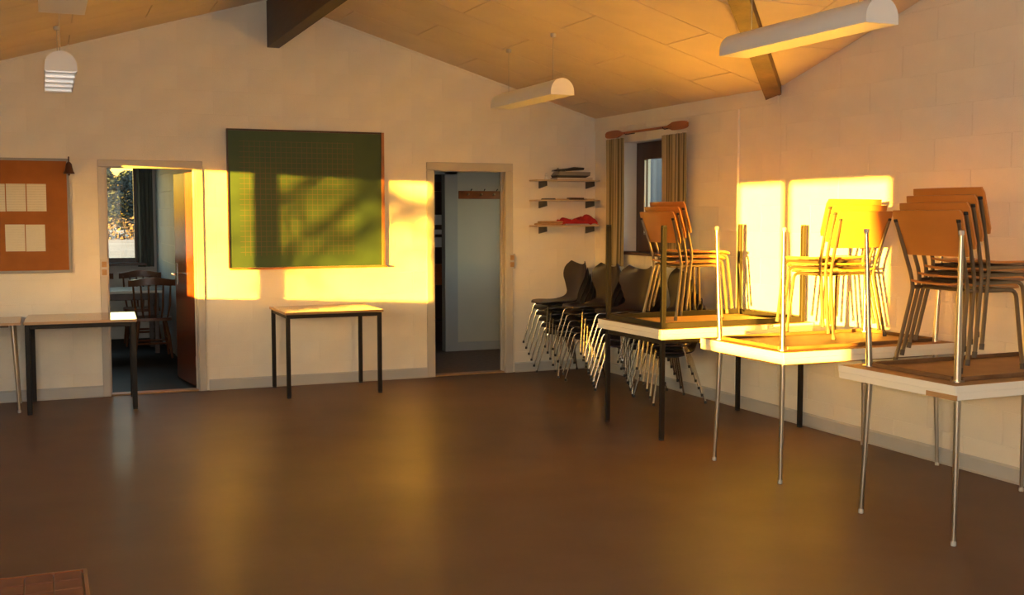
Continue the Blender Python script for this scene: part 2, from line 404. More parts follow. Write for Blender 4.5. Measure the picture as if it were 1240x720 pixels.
blocks(wall_right, lambda u, v: (0.0, u, v), (-1, 0, 0), -7.6, YV, 3.7, BL, BH, (-0.12, -0.43), [WIN1],
       [((PITCHC, 1), RZ+PITCHC*CY), ((-PITCHC, 1), RZ-PITCHC*CY)], M_WALL)
blocks(wall_right, lambda u, v: (0.0, u, v), (-1, 0, 0), YV, 0.0, EAVE, BL, BH, (-0.12, -0.43), [WIN1], [((0, 1), EAVE)], M_WALL)
q = MB(); q.box(-0.0, REC, YREAR, -7.6, 0, EAVE); q.build('wall_facing', M_WALL, wall_right)

# ------------------------------------------------------------------ roof slab and ceiling panels
PL = {'MR': (lambda x, y: RZ-PITCHM*(x-RX)), 'ML': (lambda x, y: RZ+PITCHM*(x-RX)),
      'CF': (lambda x, y: RZ-PITCHC*(y-CY)), 'CB': (lambda x, y: RZ+PITCHC*(y-CY))}
a_, c_ = PITCHM, PITCHC
def hp_ge(A, B):
    """half plane where plane A >= plane B; planes given as (kx, ky, k0)"""
    return ((B[0]-A[0], B[1]-A[1]), A[2]-B[2])
P = {'MR': (-a_, 0, RZ+a_*RX), 'ML': (a_, 0, RZ-a_*RX), 'CF': (0, -c_, RZ+c_*CY), 'CB': (0, c_, RZ-c_*CY)}
REG = []
for side in ('MR', 'ML'):
    hx = ((-1, 0), -RX) if side == 'MR' else ((1, 0), RX)
    REG.append((side, [hx, ((0, -1), -CY), hp_ge(P[side], P['CF'])]))
    REG.append((side, [hx, ((0, 1), CY), hp_ge(P[side], P['CB'])]))
    REG.append(('CF', [hx, ((0, -1), -CY), hp_ge(P['CF'], P[side])]))
    REG.append(('CB', [hx, ((0, 1), CY), hp_ge(P['CB'], P[side])]))
roof = MB()
for nm, hp in REG:
    fz = PL[nm]
    for (x0, x1, y0, y1) in ((XL-0.35, 0.5, YREAR-0.3, 0.0),):
        p = [(x0, y0), (x1, y0), (x1, y1), (x0, y1)]
        for n, c in hp: p = clip(p, n, c) if len(p) >= 3 else []
        if len(p) >= 3: roof.prism([(x, y, fz(x, y)+0.012) for x, y in p], (0, 0, 0.2))
for nm, (x0, x1) in (('MR', (RX, 0.5)), ('ML', (XL-0.35, RX))):
    roof.prism([(x, y, PL[nm](x, y)+0.012) for x, y in ((x0, 0), (x1, 0), (x1, 5.3), (x0, 5.3))], (0, 0, 0.2))
ceiling = struct(roof.build('ceiling', M_CEILJ))
PANM = {}
def panels(nm, hp, x0, x1, y0, y1, lx, ly, ox, oy):
    fz = PL[nm]
    for i in range(int(math.floor((x0-ox)/lx)), int(math.ceil((x1-ox)/lx))+1):
        for j in range(int(math.floor((y0-oy)/ly)), int(math.ceil((y1-oy)/ly))+1):
            sh = 0.5*lx*(j % 2) if lx > ly else 0; sv = 0.5*ly*(i % 2) if ly > lx else 0
            a, b, c, d = max(ox+i*lx+sh, x0), min(ox+(i+1)*lx+sh, x1), max(oy+j*ly+sv, y0), min(oy+(j+1)*ly+sv, y1)
            if b-a < 0.04 or d-c < 0.04: continue
            p = inset_rect(a, b, c, d, 0.005, hp)
            if len(p) < 3 or area(p) < 0.003: continue
            px, py = p[0]; zz = fz(px, py)
            key = (nm, tuple((round(x-px, 3), round(y-py, 3)) for x, y in p))
            me = PANM.get(key)
            if me is None:
                me = MB().prism([(x-px, y-py, fz(x, y)-zz) for x, y in p], (0, 0, 0.011)).mesh('ceiling_panel', M_CEIL); PANM[key] = me
            obj('ceiling_panel', me, ceiling, (px, py, zz))
for nm, hp in REG:
    if nm[0] == 'M': panels(nm, hp, XL, 0.0, YREAR, 0.0, 1.17, 0.60, RX, 0.0)
    else: panels(nm, hp, XL, 0.0, YREAR, 0.0, 0.60, 1.17, 0.0, CY)

# ridge beam and valley beams
b = MB(); b.box(-3.355, -3.245, YREAR, -0.0, 3.115, 3.53); struct(b.build('trim_ridge_beam', M_BEAM))
def valley(sx):
    x0 = 0.0 if sx > 0 else XL
    kd = PITCHM/PITCHC
    d = Vector((-sx*1.0, -kd, PITCHM)); n = Vector((d.y, -d.x, 0)).normalized()
    p = Vector((x0, YV+0.10, EAVE-0.075)); L = 3.24
    h = 0.066
    A = [p+n*h, p-n*h, p-n*h+Vector((0, 0, 0.22)), p+n*h+Vector((0, 0, 0.22))]
    # start flush in the wall plane
    A = [q + d*((x0-q.x)/d.x) for q in A]
    m = MB(); m.prism(A, d*L); return struct(m.build('trim_valley_beam', M_BEAM2))
valley(1); valley(-1)

# mouldings and baseboards
def rake(x0, x1):
    m = MB(); q = [(x, 0.0, main_z(x)-dz) for x, dz in ((x0, 0.0), (x1, 0.0), (x1, 0.018), (x0, 0.018))]
    m.prism(q, (0, -0.012, 0)); return struct(m.build('trim_1' if x0 < RX else 'trim_2', M_WALL))
rake(XL, -3.36); rake(-3.24, 0.0)
m = MB(); m.prism([(0, YV+0.03, EAVE), (0, 0, EAVE), (0, 0, 2.456), (0, YV+0.03, 2.456)], (-0.012, 0, 0)); struct(m.build('trim_3', M_WALL))
def skirting(name, axis, a, b):
    m = MB()
    if axis == 'x': m.prism([(a, 0, 0), (a, -0.016, 0), (a, -0.016, 0.088), (a, -0.006, 0.1), (a, 0, 0.1)], (b-a, 0, 0))
    else: m.prism([(0, a, 0), (-0.016, a, 0), (-0.016, a, 0.088), (-0.006, a, 0.1), (0, a, 0.1)], (0, b-a, 0))
    o = struct(m.build(name, M_GREY))
    s_ = MB()
    if axis == 'x': s_.box(a, b, -0.021, -0.016, 0, 0.014)
    else: s_.box(-0.021, -0.016, a, b, 0, 0.014)
    s_.build('caulk_strip', M_FRAME, o); return o
skirting('baseboard_back', 'x', XL, -4.837); skirting('baseboard_back', 'x', -3.928, -1.838); skirting('baseboard_back', 'x', -0.903, -0.021)
skirting('baseboard_right', 'y', YREAR, 0.0)
m = MB(); m.cbox(-0.022, 0.0, -2.60, -2.556, 0.1, 2.456, 0.004); c = m.build('cable_trunking', M_WALL)
struct(c); c.name = 'trim_4'

# ------------------------------------------------------------------ doors
def door_frame(name, D, cas, m, mc):
    x0, x1, zt = D
    o = MB()
    o.box(x0-0.03, x0, -0.004, 0.125, 0, zt+0.03); o.box(x1, x1+0.03, -0.004, 0.125, 0, zt+0.03); o.box(x0, x1, -0.004, 0.125, zt, zt+0.03)
    root = struct(o.build(name, m))
    for a, b in ((x0-cas, x0-0.006), (x1+0.006, x1+cas)):
        MB().cbox(a, b, -0.018, 0.0, 0, zt+0.006, 0.004).build('casing', mc, root)
    MB().cbox(x0-cas, x1+cas, -0.018, 0.0, zt+0.006, zt+cas, 0.004).build('head_casing', mc, root)
    MB().cbox(x0, x1, 0.0, 0.12, 0.0, 0.014, 0.004).build('threshold', M_TAN, root)
    for xx, s in ((x0, 1), (x1, -1)):
        q = MB(); q.box(min(xx, xx+s*0.012), max(xx, xx+s*0.012), 0.07, 0.085, 0.014, zt); q.build('door_stop', m, root)
    return root
d1 = door_frame('door_1', DOORL, 0.068, M_FRAME, M_FRAME)
d2 = door_frame('door_2', DOORR, 0.085, M_FRAME, M_FRAME)
lf = MB(); lf.cbox(-0.74, 0.0, 0.0, 0.04, 0.02, 1.985, 0.003)
leaf = lf.build('door_leaf', M_LEAF, d1, loc=(-4.024, 0.128, 0))
leaf.rotation_euler = (0, 0, -math.radians(83))
for hz in (0.25, 1.02, 1.80):
    MB().tube([(0.006, 0.0, hz-0.05), (0.006, 0.0, hz+0.05)], 0.008, 8).build('hinge', M_STEEL, leaf, True)
hd = MB(); hd.tube(bend([(-0.68, -0.0, 1.03), (-0.68, -0.05, 1.03), (-0.56, -0.055, 1.03)], 0.02), 0.009, 8); hd.cbox(-0.70, -0.66, -0.006, 0.0, 0.93, 1.13, 0.002)
hd.build('handle', M_CHROME, leaf, True)

# ------------------------------------------------------------------ windows
def window(name, axis_x, opening, bars, depth, fw, m, side_in):
    """window in a wall of constant X; bars = list of (y0,y1) mullions"""
    y0, y1, z0, z1 = opening; d0, d1_ = depth
    fr = MB()
    root = MB().box(d0, d1_, y0, y0+fw, z0, z1).box(d0, d1_, y1-fw, y1, z0, z1).box(d0, d1_, y0+fw, y1-fw, z1-fw, z1).box(d0, d1_, y0+fw, y1-fw, z0, z0+fw).build(name, m)
    struct(root)
    edges = [y0+fw]
    for a, b in bars:
        MB().box(d0-0.004, d1_+0.004, a, b, z0+fw, z1-fw).build('mullion', m, root); edges += [a, b]
    edges.append(y1-fw); mid = (d0+d1_)/2
    for a, b in zip(edges[::2], edges[1::2]):
        MB().box(mid-0.003, mid+0.003, a, b, z0+fw, z1-fw).build('pane', M_GLASS, root)
    return root
win1 = window('window_1', 0.0, WIN1, [], (0.14, 0.21), 0.10, M_DKWOOD, -1)
# inner sash of the hall window: the stile with a thin white rod beside the glass
sash = MB(); sash.box(0.125, 0.17, -1.52, -1.46, 1.335, 2.20).box(0.125, 0.17, -0.80, -0.72, 1.335, 2.20).box(0.125, 0.17, -1.46, -0.80, 2.13, 2.20).box(0.125, 0.17, -1.46, -0.80, 1.335, 1.40)
sash.build('sash', M_DKWOOD, win1)
MB().tube([(0.118, -0.83, 1.42), (0.118, -0.83, 2.12)], 0.008, 8).build('white_rod', M_PORC, win1, True)
MB().cbox(-0.035, 0.14, -1.68, -0.58, 1.205, 1.235, 0.004).build('sill', M_DKWOOD, win1)
lin = MB(); lin.box(0.0, 0.14, -0.624, -0.618, 1.235, 2.30).box(0.0, 0.14, -1.622, -1.616, 1.235, 2.30).box(0.0, 0.14, -1.62, -0.62, 2.296, 2.304)
lin.build('reveal_lining', M_WHITE, win1)
wl2 = window('window_2', XL, WL2, [(-2.578, -2.432)], (XL-0.09, XL-0.05), 0.05, M_DKWOOD, 1)
wl1 = window('window_3', XL, WL1, [(-8.328, -8.248)], (XL-0.09, XL-0.05), 0.05, M_DKWOOD, 1)
for W_, n_ in ((WL2, wl2), (WL1, wl1)):
    MB().cbox(XL-0.05, XL+0.05, W_[0]-0.04, W_[1]+0.04, W_[2]-0.03, W_[2], 0.004).build('sill', M_DKWOOD, n_)
    portal((XL-0.12, (W_[0]+W_[1])/2, (W_[2]+W_[3])/2), W_[3]-W_[2], W_[1]-W_[0], (0, -PI/2, 0))
window('added_hallway_window', 0.0, WINC, [], (0.14, 0.2), 0.06, M_DKWOOD, -1)  # unseen window, added to let sky light into the hallway
portal((0.25, 0.975, 1.525), 1.05, 1.05, (0, PI/2, 0))
portal((0.25, -1.12, 1.77), 1.05, 1.0, (0, PI/2, 0))

# ------------------------------------------------------------------ dining room and hallway behind the back wall
KX, KY = -3.93, 4.8
WK = (-5.95, -4.12, 0.985, 2.30)
q = MB(); columns(q, 'x', KY, KY+0.2, [XL-0.15, RX, 0.3], lambda x: main_z(x)+0.05, [WK]); struct(q.build('wall_dining_back', M_PLASTER))
q = MB(); q.box(KX+REC, KX+0.1, 0.12, KY, 0, 2.6); wk = struct(q.build('wall_dining_right', M_MORTAR))
M_KWALL = mat('pale_blue_block', (0.38, 0.44, 0.50), 0.5, var=0.05, vscale=3)
blocks(wk, lambda u, v: (KX, u, v), (-1, 0, 0), 0.125, KY, 2.42, BL, BH, (-0.12, -0.43), [], [((0, 1), 2.42)], M_KWALL)
q = MB(); q.box(XL-0.1, KX, 0.12, KY, 2.42, 2.5); struct(q.build('ceiling_dining', M_PLASTER))
q = MB(); q.box(KX+0.1, 0.05, 0.12, KY, 2.42, 2.5); struct(q.build('ceiling_hallway', M_PLASTER))
HY = 1.90
q = MB(); columns(q, 'x', HY, HY+0.1, [KX+0.1, 0.0], lambda x: 2.43, [(-1.78, -0.965, 0, 2.06)]); struct(q.build('wall_hallway_back', mat('hallway_paint', (0.68, 0.64, 0.52), 0.6, var=0.04, vscale=2)))
q = MB(); q.box(-0.83, 0.0, HY-0.014, HY, 0, 0.1); struct(q.build('baseboard_hallway', M_GREY))
hf = MB(); hf.box(-0.985, -0.83, HY-0.02, HY, 0, 2.12); hf.box(-1.86, -0.83, HY-0.02, HY, 2.06, 2.14); hf.box(-1.86, -1.76, HY-0.02, HY, 0, 2.14); hf.box(-0.985, -0.965, HY, HY+0.1, 0, 2.06)
struct(hf.build('door_3', M_GREY))
q = MB(); q.box(-2.4, 0.0, 3.5, 3.6, 0, 2.43); q.box(-2.4, -2.3, 2.0, 3.5, 0, 2.43); struct(q.build('wall_store_back', mat('store_shade', (0.10, 0.09, 0.08), 0.7)))  # dark wall colour stands in for the lack of light in the store
# dining window
wkf = MB(); y_, z0, z1 = KY, WK[2], WK[3]
wkf.box(WK[0], WK[1], KY+0.02, KY+0.09, z0, z0+0.06).box(WK[0], WK[1], KY+0.02, KY+0.09, z1-0.06, z1).box(WK[0], WK[0]+0.07, KY+0.02, KY+0.09, z0+0.06, z1-0.06).box(WK[1]-0.075, WK[1], KY+0.02, KY+0.09, z0+0.06, z1-0.06)
w5 = struct(wkf.build('window_5', M_DKWOOD))
MB().box(-5.09, -5.02, KY+0.016, KY+0.094, z0+0.06, z1-0.06).build('mullion', M_DKWOOD, w5)
MB().box(WK[0]+0.07, -5.09, KY+0.05, KY+0.056, z0+0.06, z1-0.06).build('pane', M_GLASS, w5)
MB().box(-5.02, WK[1]-0.075, KY+0.05, KY+0.056, z0+0.06, z1-0.06).build('pane', M_GLASS, w5)
MB().cbox(WK[0]-0.05, WK[1]+0.05, KY-0.14, KY+0.02, z0-0.035, z0, 0.004).build('sill', M_DKWOOD, w5)
portal(((WK[0]+WK[1])/2, KY+0.16, (z0+z1)/2), WK[1]-WK[0], z1-z0, (-PI/2, 0, 0))

# ------------------------------------------------------------------ curtains and paddle
def curtain(name, label, m, along, a, b, off, z0, z1, folds, amp, group=None, axis='y'):
    nu, nv = folds*10, 10
    def fn(u, v):
        ph = u*folds*2*PI; sway = 0.6+0.4*v
        o = amp*math.sin(ph+0.4*math.sin(3*v))*sway + 0.3*amp*math.sin(2.3*ph+1)
        t = a+(b-a)*(u+0.02*math.sin(ph*2)*v); z = z1+(z0-z1)*v
        return (off+o, t, z) if axis == 'y' else (t, off+o, z)
    def th(u, v): return (0.004, 0, 0) if axis == 'y' else (0, 0.004, 0)
    mb = MB(); mb.grid(fn, nu, nv, th); me = mb.mesh(name, m, True)
    uvl = me.uv_layers.new(name='UVMap'); N = (nu+1)*(nv+1)
    for lp in me.loops:
        k = lp.vertex_index % N; uvl.data[lp.index].uv = ((k % (nu+1))/nu, (k//(nu+1))/nv)
    o = obj(name, me); tag(o, label, 'curtain', group); return o
CG = 'striped curtains at the hall window'
curtain('curtain', 'striped beige and olive curtain hanging beside the wall shelves', M_STRIPE, None, -0.37, -0.74, -0.075, 1.09, 2.338, 4, 0.022, CG)
curtain('curtain', 'striped beige and olive curtain hanging above the stacked plywood chairs', M_STRIPE, None, -1.46, -1.88, -0.075, 1.12, 2.312, 4, 0.022, CG)
curtain('curtain', 'dark curtain beside the dining room window', M_DCURT, None, -4.17, -3.97, KY-0.10, 0.93, 2.36, 4, 0.022, None, 'x')
pd = thing('paddle', 'red-brown wooden double-bladed paddle hung as a curtain rail above the window', 'paddle', (-0.1, -1.19, 2.378))
MB().tube([(0, -0.5, 0), (0, 0.5, 0)], 0.012, 10).build('shaft', M_REDWOOD, pd, True)
def blade(s):
    def fn(u, v):
        t = u; wdt = 0.034*math.sin(PI*min(1, 0.18+0.62*t))**0.7 + (0.004 if t < .98 else 0)
        if t > 0.88: wdt *= 1-0.35*((t-0.88)/0.12)**2
        if t < 0.25: wdt = 0.012+(wdt-0.012)*(t/0.25)
        return (-0.007, s*(0.42+0.345*t), -wdt+2*wdt*v)
    m_ = MB(); m_.grid(fn, 16, 4, lambda u, v: (0.014, 0, 0)); return m_
blade(1).build('blade', M_REDWOOD, pd, True); blade(-1).build('blade', M_REDWOOD, pd, True)
for s in (-1, 1):
    MB().tube(bend([(0.10, s*0.36, 0.0), (0.0, s*0.36, -0.016), (-0.016, s*0.36, 0.0)], 0.02), 0.004, 6).build('bracket', M_BLACK, pd, True)

# ------------------------------------------------------------------ ceiling lamps
def lamp(name, label, x, y0, y1, louvre):
    zb = 2.53; L = y1-y0
    t = thing(name, label, 'lamp', (x, (y0+y1)/2, zb), 0, 'pendant strip lamps under the ceiling')
    R_, st = 0.1, 0.03
    prof = [(-R_, 0)] + [(-R_*math.cos(PI*k/14), st+R_*math.sin(PI*k/14)) for k in range(15)] + [(R_, 0)]
    inn = [(px*0.975, pz*0.975+0.0 if pz > 0 else 0) for px, pz in prof]
    hs = MB(); n = len(prof)
    ring = [(px, -L/2+0.004, pz) for px, pz in prof] + [(px, -L/2+0.004, pz) for px, pz in inn[::-1]]
    # shell as a strip of quads so that the U section stays clean
    va = [(px, yy, pz) for yy in (-L/2+0.004, L/2-0.004) for px, pz in prof]; vb = [(px, yy, pz) for yy in (-L/2+0.004, L/2-0.004) for px, pz in inn]
    fs = [(i, i+1, n+i+1, n+i) for i in range(n-1)]
    fs += [(2*n+i+1, 2*n+i, 3*n+i, 3*n+i+1) for i in range(n-1)]
    fs += [(0, n, 3*n, 2*n), (n-1, 3*n-1, 4*n-1, 2*n-1)]
    fs += [(i, i+1, 2*n+i+1, 2*n+i) for i in range(n-1)] + [(n+i, 3*n+i, 3*n+i+1, n+i+1) for i in range(n-1)]
    hs.add(va+vb, fs); hs.build('housing', M_LAMPW, t, True)
    for s in (-1, 1):
        c = MB(); c.prism([(px, s*L/2, pz) for px, pz in prof], (0, -s*0.006, 0)); c.build('end_cap', M_LAMPW, t)
        yy = s*L*0.36; zc = roof_z(x, (y0+y1)/2+yy)-zb
        MB().tube([(0, yy, 0.128), (0, yy, zc-0.004)], 0.0025, 6).build('hanging_wire', M_FRAME, t)
        MB().lathe([(0.02, 0), (0.024, 0.012), (0.024, 0.03)], (0, yy, zc-0.034+0.002), 10).build('ceiling_hook', M_FRAME, t, True)
    if louvre:
        for k in range(5):
            yy = -L/2+0.10+k*(L-0.2)/4
            def fn(u, v, yy=yy): return (-0.094+0.188*u, yy-0.02*v*v, 0.002+0.06*v)
            MB().grid(fn, 2, 6, lambda u, v: (0, 0.003, 0)).build('louvre_blade', M_BLADE, t, True)
        MB().box(-0.09, 0.09, -L/2+0.01, L/2-0.01, 0.075, 0.08).build('reflector', M_SILVER, t)
    else:
        MB().cbox(-0.097, 0.097, -L/2+0.006, L/2-0.006, 0.0, 0.006, 0.002).build('diffuser', M_DIFF, t)
    return t
lamp('pendant_lamp', 'white half-round strip lamp hanging nearer the back wall above the wall shelves', -1.51, -2.39, -1.12, False)
lamp('pendant_lamp', 'white half-round strip lamp hanging in front of the brown valley beam', -1.46, -5.94, -4.66, False)
lamp('pendant_lamp', 'white half-round strip lamp with silver louvre hanging above the notice board side', -5.15, -2.44, -1.02, True)
lamp('pendant_lamp', 'white half-round strip lamp with flat underside, in line before the silver louvred one', -5.18, -5.94, -4.67, False)

# ------------------------------------------------------------------ chalkboard, notice board, bell, switches
cb = thing('chalkboard', 'green chalkboard with printed grid in a thin wooden frame on the back wall', 'chalkboard', (-3.73, -0.008, 1.11))
BW, BHt = 1.435, 1.25
MB().box(0.004, BW-0.004, -0.020, 0.0, 0.004, BHt-0.004).build('writing_surface', M_BOARD, cb)
M_BF = mat('board_frame_wood', (0.42, 0.17, 0.06), 0.4, var=0.2, vscale=10)
MB().cbox(0, BW, -0.032, 0.0, BHt-0.004, BHt+0.012, 0.002).build('top_frame', M_DKWOOD, cb)
MB().cbox(-0.010, 0.004, -0.032, 0.0, -0.002, BHt+0.012, 0.002).build('side_frame', M_DKWOOD, cb)
MB().cbox(BW-0.004, BW+0.024, -0.036, 0.0, -0.002, BHt+0.012, 0.002).build('side_frame', M_BF, cb)
MB().cbox(0.0, BW+0.04, -0.062, 0.0, -0.016, 0.002, 0.003).build('chalk_ledge', M_BF, cb)

nb = thing('notice_board', 'rust-brown notice board in a grey metal frame on the back wall', 'notice board', (-6.30, -0.006, 1.10))
NW, NH = 1.235, 0.975
MB().box(0.02, NW-0.02, -0.016, 0.0, 0.02, NH-0.02).build('felt_panel', M_CORK, nb)
MB().cbox(0, NW, -0.024, 0, 0, 0.022, 0.002).build('frame_rail', M_ALU, nb); MB().cbox(0, NW, -0.024, 0, NH-0.022, NH, 0.002).build('frame_rail', M_ALU, nb)
MB().cbox(0, 0.022, -0.024, 0, 0.022, NH-0.022, 0.002).build('frame_rail', M_ALU, nb); MB().cbox(NW-0.022, NW, -0.024, 0, 0.022, NH-0.022, 0.002).build('frame_rail', M_ALU, nb)
PAP = [(-5.405, 1.625, 0.152, 0.232, 'typed sheet in the upper row on the notice board, next to the bell side'),
       (-5.565, 1.625, 0.152, 0.232, 'typed sheet in the upper row on the notice board, left of another'),
       (-5.725, 1.623, 0.152, 0.232, 'typed sheet farthest from the bell in the upper row of the notice board'),
       (-5.422, 1.285, 0.152, 0.228, 'typed sheet in the lower row on the notice board, on the bell side'),
       (-5.581, 1.287, 0.152, 0.228, 'typed sheet in the lower row on the notice board, farther from the bell')]
for x, z, ww, hh, lb in PAP:
    def fn(u, v, ww=ww, hh=hh): return (ww*u, -0.0018-0.004*abs(u-0.5)*v, hh*v)
    o = MB().grid(fn, 4, 4, lambda u, v: (0, 0.0015, 0)).build('paper_sheet', M_PAPER, None, False, (x, -0.0245, z))
    tag(o, lb, 'paper', 'sheets pinned to the notice board')
bl = thing('bell', 'small dark bronze bell hanging at the corner of the notice board', 'bell', (-5.068, -0.085, 1.945))
MB().lathe([(0.044, 0.0), (0.046, 0.004), (0.036, 0.022), (0.028, 0.055), (0.024, 0.082), (0.012, 0.098), (0.004, 0.102)], (0, 0, 0), 20).build('bell_body', M_BRONZE, bl, True)
MB().tube(bend([(0, 0.052, 0.135), (0, 0, 0.145), (0, 0, 0.1)], 0.02), 0.006, 8).build('hook', M_BRONZE, bl, True)
MB().lathe([(0.004, 0.03), (0.008, -0.004), (0.008, -0.012), (0.002, -0.018)], (0, 0, 0), 10).build('clapper', M_BRONZE, bl, True)
def switch(x, z, y, label):
    t = thing('light_switch', label, 'switch', (x, y, z))
    MB().cbox(-0.036, 0.036, -0.012, 0, -0.075, 0.075, 0.004).build('plate', M_FRAME, t)
    for dz in (-0.035, 0.035): MB().cbox(-0.02, 0.02, -0.017, -0.012, dz-0.024, dz+0.024, 0.002).build('rocker', M_TAN, t)
switch(-4.803, 1.13, -0.018, 'beige double light switch on the frame of the door beside the notice board')
switch(-0.945, 1.13, -0.018, 'beige double light switch on the door frame beside the wall shelves')

# ------------------------------------------------------------------ tables
def chamfer_top(mb, lx, ly, z0, z1): return mb.cbox(-lx/2, lx/2, -ly/2, ly/2, z0, z1, 0.003)
def ring(lx, ly, t, z0, z1):
    m = MB(); o = t
    m.cbox(-lx/2-o, lx/2+o, -ly/2-o, -ly/2, z0, z1, 0.001); m.cbox(-lx/2-o, lx/2+o, ly/2, ly/2+o, z0, z1, 0.001)
    m.cbox(-lx/2-o, -lx/2, -ly/2, ly/2, z0, z1, 0.001); m.cbox(lx/2, lx/2+o, -ly/2, ly/2, z0, z1, 0.001); return m
def black_table(name, label, lx, ly, h, ix, iy, th, topm, group, leg=0.032, rail=0.04, edge=None):
    t = thing(name, label, 'table', group=group)
    chamfer_top(MB(), lx-0.008, ly-0.008, h-th, h-0.0012).build('tabletop', M_FIBRE, t)
    ring(lx-0.008, ly-0.008, 0.004, h-th, h-0.001).build('edge_band', edge or M_EDGE, t)
    MB().box(-lx/2+0.002, lx/2-0.002, -ly/2+0.002, ly/2-0.002, h-0.0011, h).build('laminate', topm, t)
    X, Y = lx/2-ix, ly/2-iy; g_ = leg/2
    for s in (-1, 1):
        MB().cbox(-X+g_, X-g_, s*Y-0.012, s*Y+0.012, h-th-rail, h-th-0.001, 0.002).build('frame_rail', M_BLACK, t)
        MB().cbox(s*X-0.012, s*X+0.012, -Y+g_, Y-g_, h-th-rail, h-th-0.001, 0.002).build('frame_rail', M_BLACK, t)
        for s2 in (-1, 1):
            l = MB().cbox(s*X-g_, s*X+g_, s2*Y-g_, s2*Y+g_, 0.012, h-th-0.001, 0.003).build('leg', M_BLACK, t)
            MB().cbox(s*X-g_+0.001, s*X+g_-0.001, s2*Y-g_+0.001, s2*Y+g_-0.001, 0, 0.012, 0.002).build('foot_cap', M_RUBBER, l)
    return t
def steel_table(name, label, lx, ly, h, ix, iy, th, topm, group, splay=0.02, edge=None):
    t = thing(name, label, 'table', group=group)
    chamfer_top(MB(), lx-0.008, ly-0.008, h-th, h-0.0012).build('tabletop', M_FIBRE, t)
    ring(lx-0.008, ly-0.008, 0.004, h-th, h-0.001).build('edge_band', edge or M_EDGE, t)
    MB().box(-lx/2+0.002, lx/2-0.002, -ly/2+0.002, ly/2-0.002, h-0.0011, h).build('laminate', topm, t)
    X, Y = lx/2-ix-splay, ly/2-iy-splay
    for s in (-1, 1):
        MB().cbox(-X+0.03, X-0.03, s*(Y)-0.008, s*(Y)+0.008, h-th-0.022, h-th-0.001, 0.002).build('apron', M_BEAM2, t)
        MB().cbox(s*X-0.008, s*X+0.008, -Y+0.03, Y-0.03, h-th-0.022, h-th-0.001, 0.002).build('apron', M_BEAM2, t)
        for s2 in (-1, 1):
            l = MB().tube([(s*X, s2*Y, h-th-0.001), (s*X, s2*Y, h-th-0.02), (s*(X+splay), s2*(Y+splay), 0.02)], [0.018, 0.017, 0.0105], 12).build('leg', M_STEEL, t, True)
            MB().lathe([(0.012, 0.0), (0.014, 0.004), (0.014, 0.018), (0.011, 0.024)], (s*(X+splay), s2*(Y+splay), 0), 12).build('foot_cap', M_GRUB, l, True)
            MB().lathe([(0.034, -0.005), (0.034, -0.0005)], (s*X, s2*Y, h-th), 12).build('mounting_plate', M_STEEL, l)
    return t
def place(t, x, y, rz=0.0, z=0.0, flip=False):
    t.location = (x, y, z); t.rotation_euler = (PI if flip else 0, 0, rz)
    return t
TH, LOWZ = 0.034, 0.725
H1 = LOWZ+TH
TG = 'tables stacked in pairs along the wall'
def pair(kind, nm, cx, cy, rz, lx, ly, ix, iy, lab_low, lab_up, off=(0, 0)):
    fn = black_table if kind == 'black' else steel_table
    a = fn(nm, lab_low, lx, ly, H1, ix, iy, TH, M_EDGE, TG); place(a, cx, cy, rz)
    b = fn(nm, lab_up, lx, ly, H1, ix, iy, TH, M_EDGE, TG); place(b, cx+off[0], cy+off[1], rz, 2*H1+0.0005, True)
    return a, b
UND = H1+TH+0.0005
pair('black', 'folding_table', -0.695, -3.17, math.radians(1.2), 1.31, 0.94, 0.05, 0.075,
     'white-edged table on black square legs standing beside the dark shell chairs',
     'upside-down table with black square legs in the air, carrying three plywood chairs', (0.006, 0.004))
pair('steel', 'side_table', -0.69, -4.61, math.radians(0.8), 1.33, 0.87, 0.055, 0.09,
     'white-edged table on thin tapered steel legs in the middle of the three',
     'upside-down steel-legged table lit by the sun, carrying the middle chair stack', (-0.004, 0.0))
t3a, t3b = pair('steel', 'side_table', -0.705, -5.99, math.radians(0.8), 1.36, 0.82, 0.095, 0.085,
     'white-edged steel-legged table with a chipped brown corner, farthest from the shell chairs',
     'upside-down steel-legged table carrying the stack of four plywood chairs', (-0.004, 0.002))
MB().cbox(-0.6835, -0.676, -0.413, -0.22, H1-TH-0.0005, H1-0.010, 0.001).build('chipped_edge', M_FIBRE, t3a)
ct = black_table('small_table', 'small wood-topped table on black legs under the green chalkboard', 0.88, 0.72, 0.752, 0.03, 0.03, 0.022, M_LAMIN, 'wood-topped tables along the back wall', 0.034, 0.034, M_WEDGE)
place(ct, -2.942, -0.405, 0)
lt = black_table('small_table', 'small wood-topped table on black legs in front of the dining room door', 0.86, 0.74, 0.745, 0.03, 0.03, 0.022, M_LAMIN, 'wood-topped tables along the back wall', 0.038, 0.036, M_WEDGE)
place(lt, -5.01, -0.405, math.radians(-2.5))
l2 = steel_table('side_table', 'wood-topped table on slim steel legs under the notice board', 1.02, 0.62, 0.735, 0.03, 0.06, 0.02, M_LAMIN, 'wood-topped tables along the back wall', 0.03, M_WEDGE)
place(l2, -5.985, -0.34, 0)

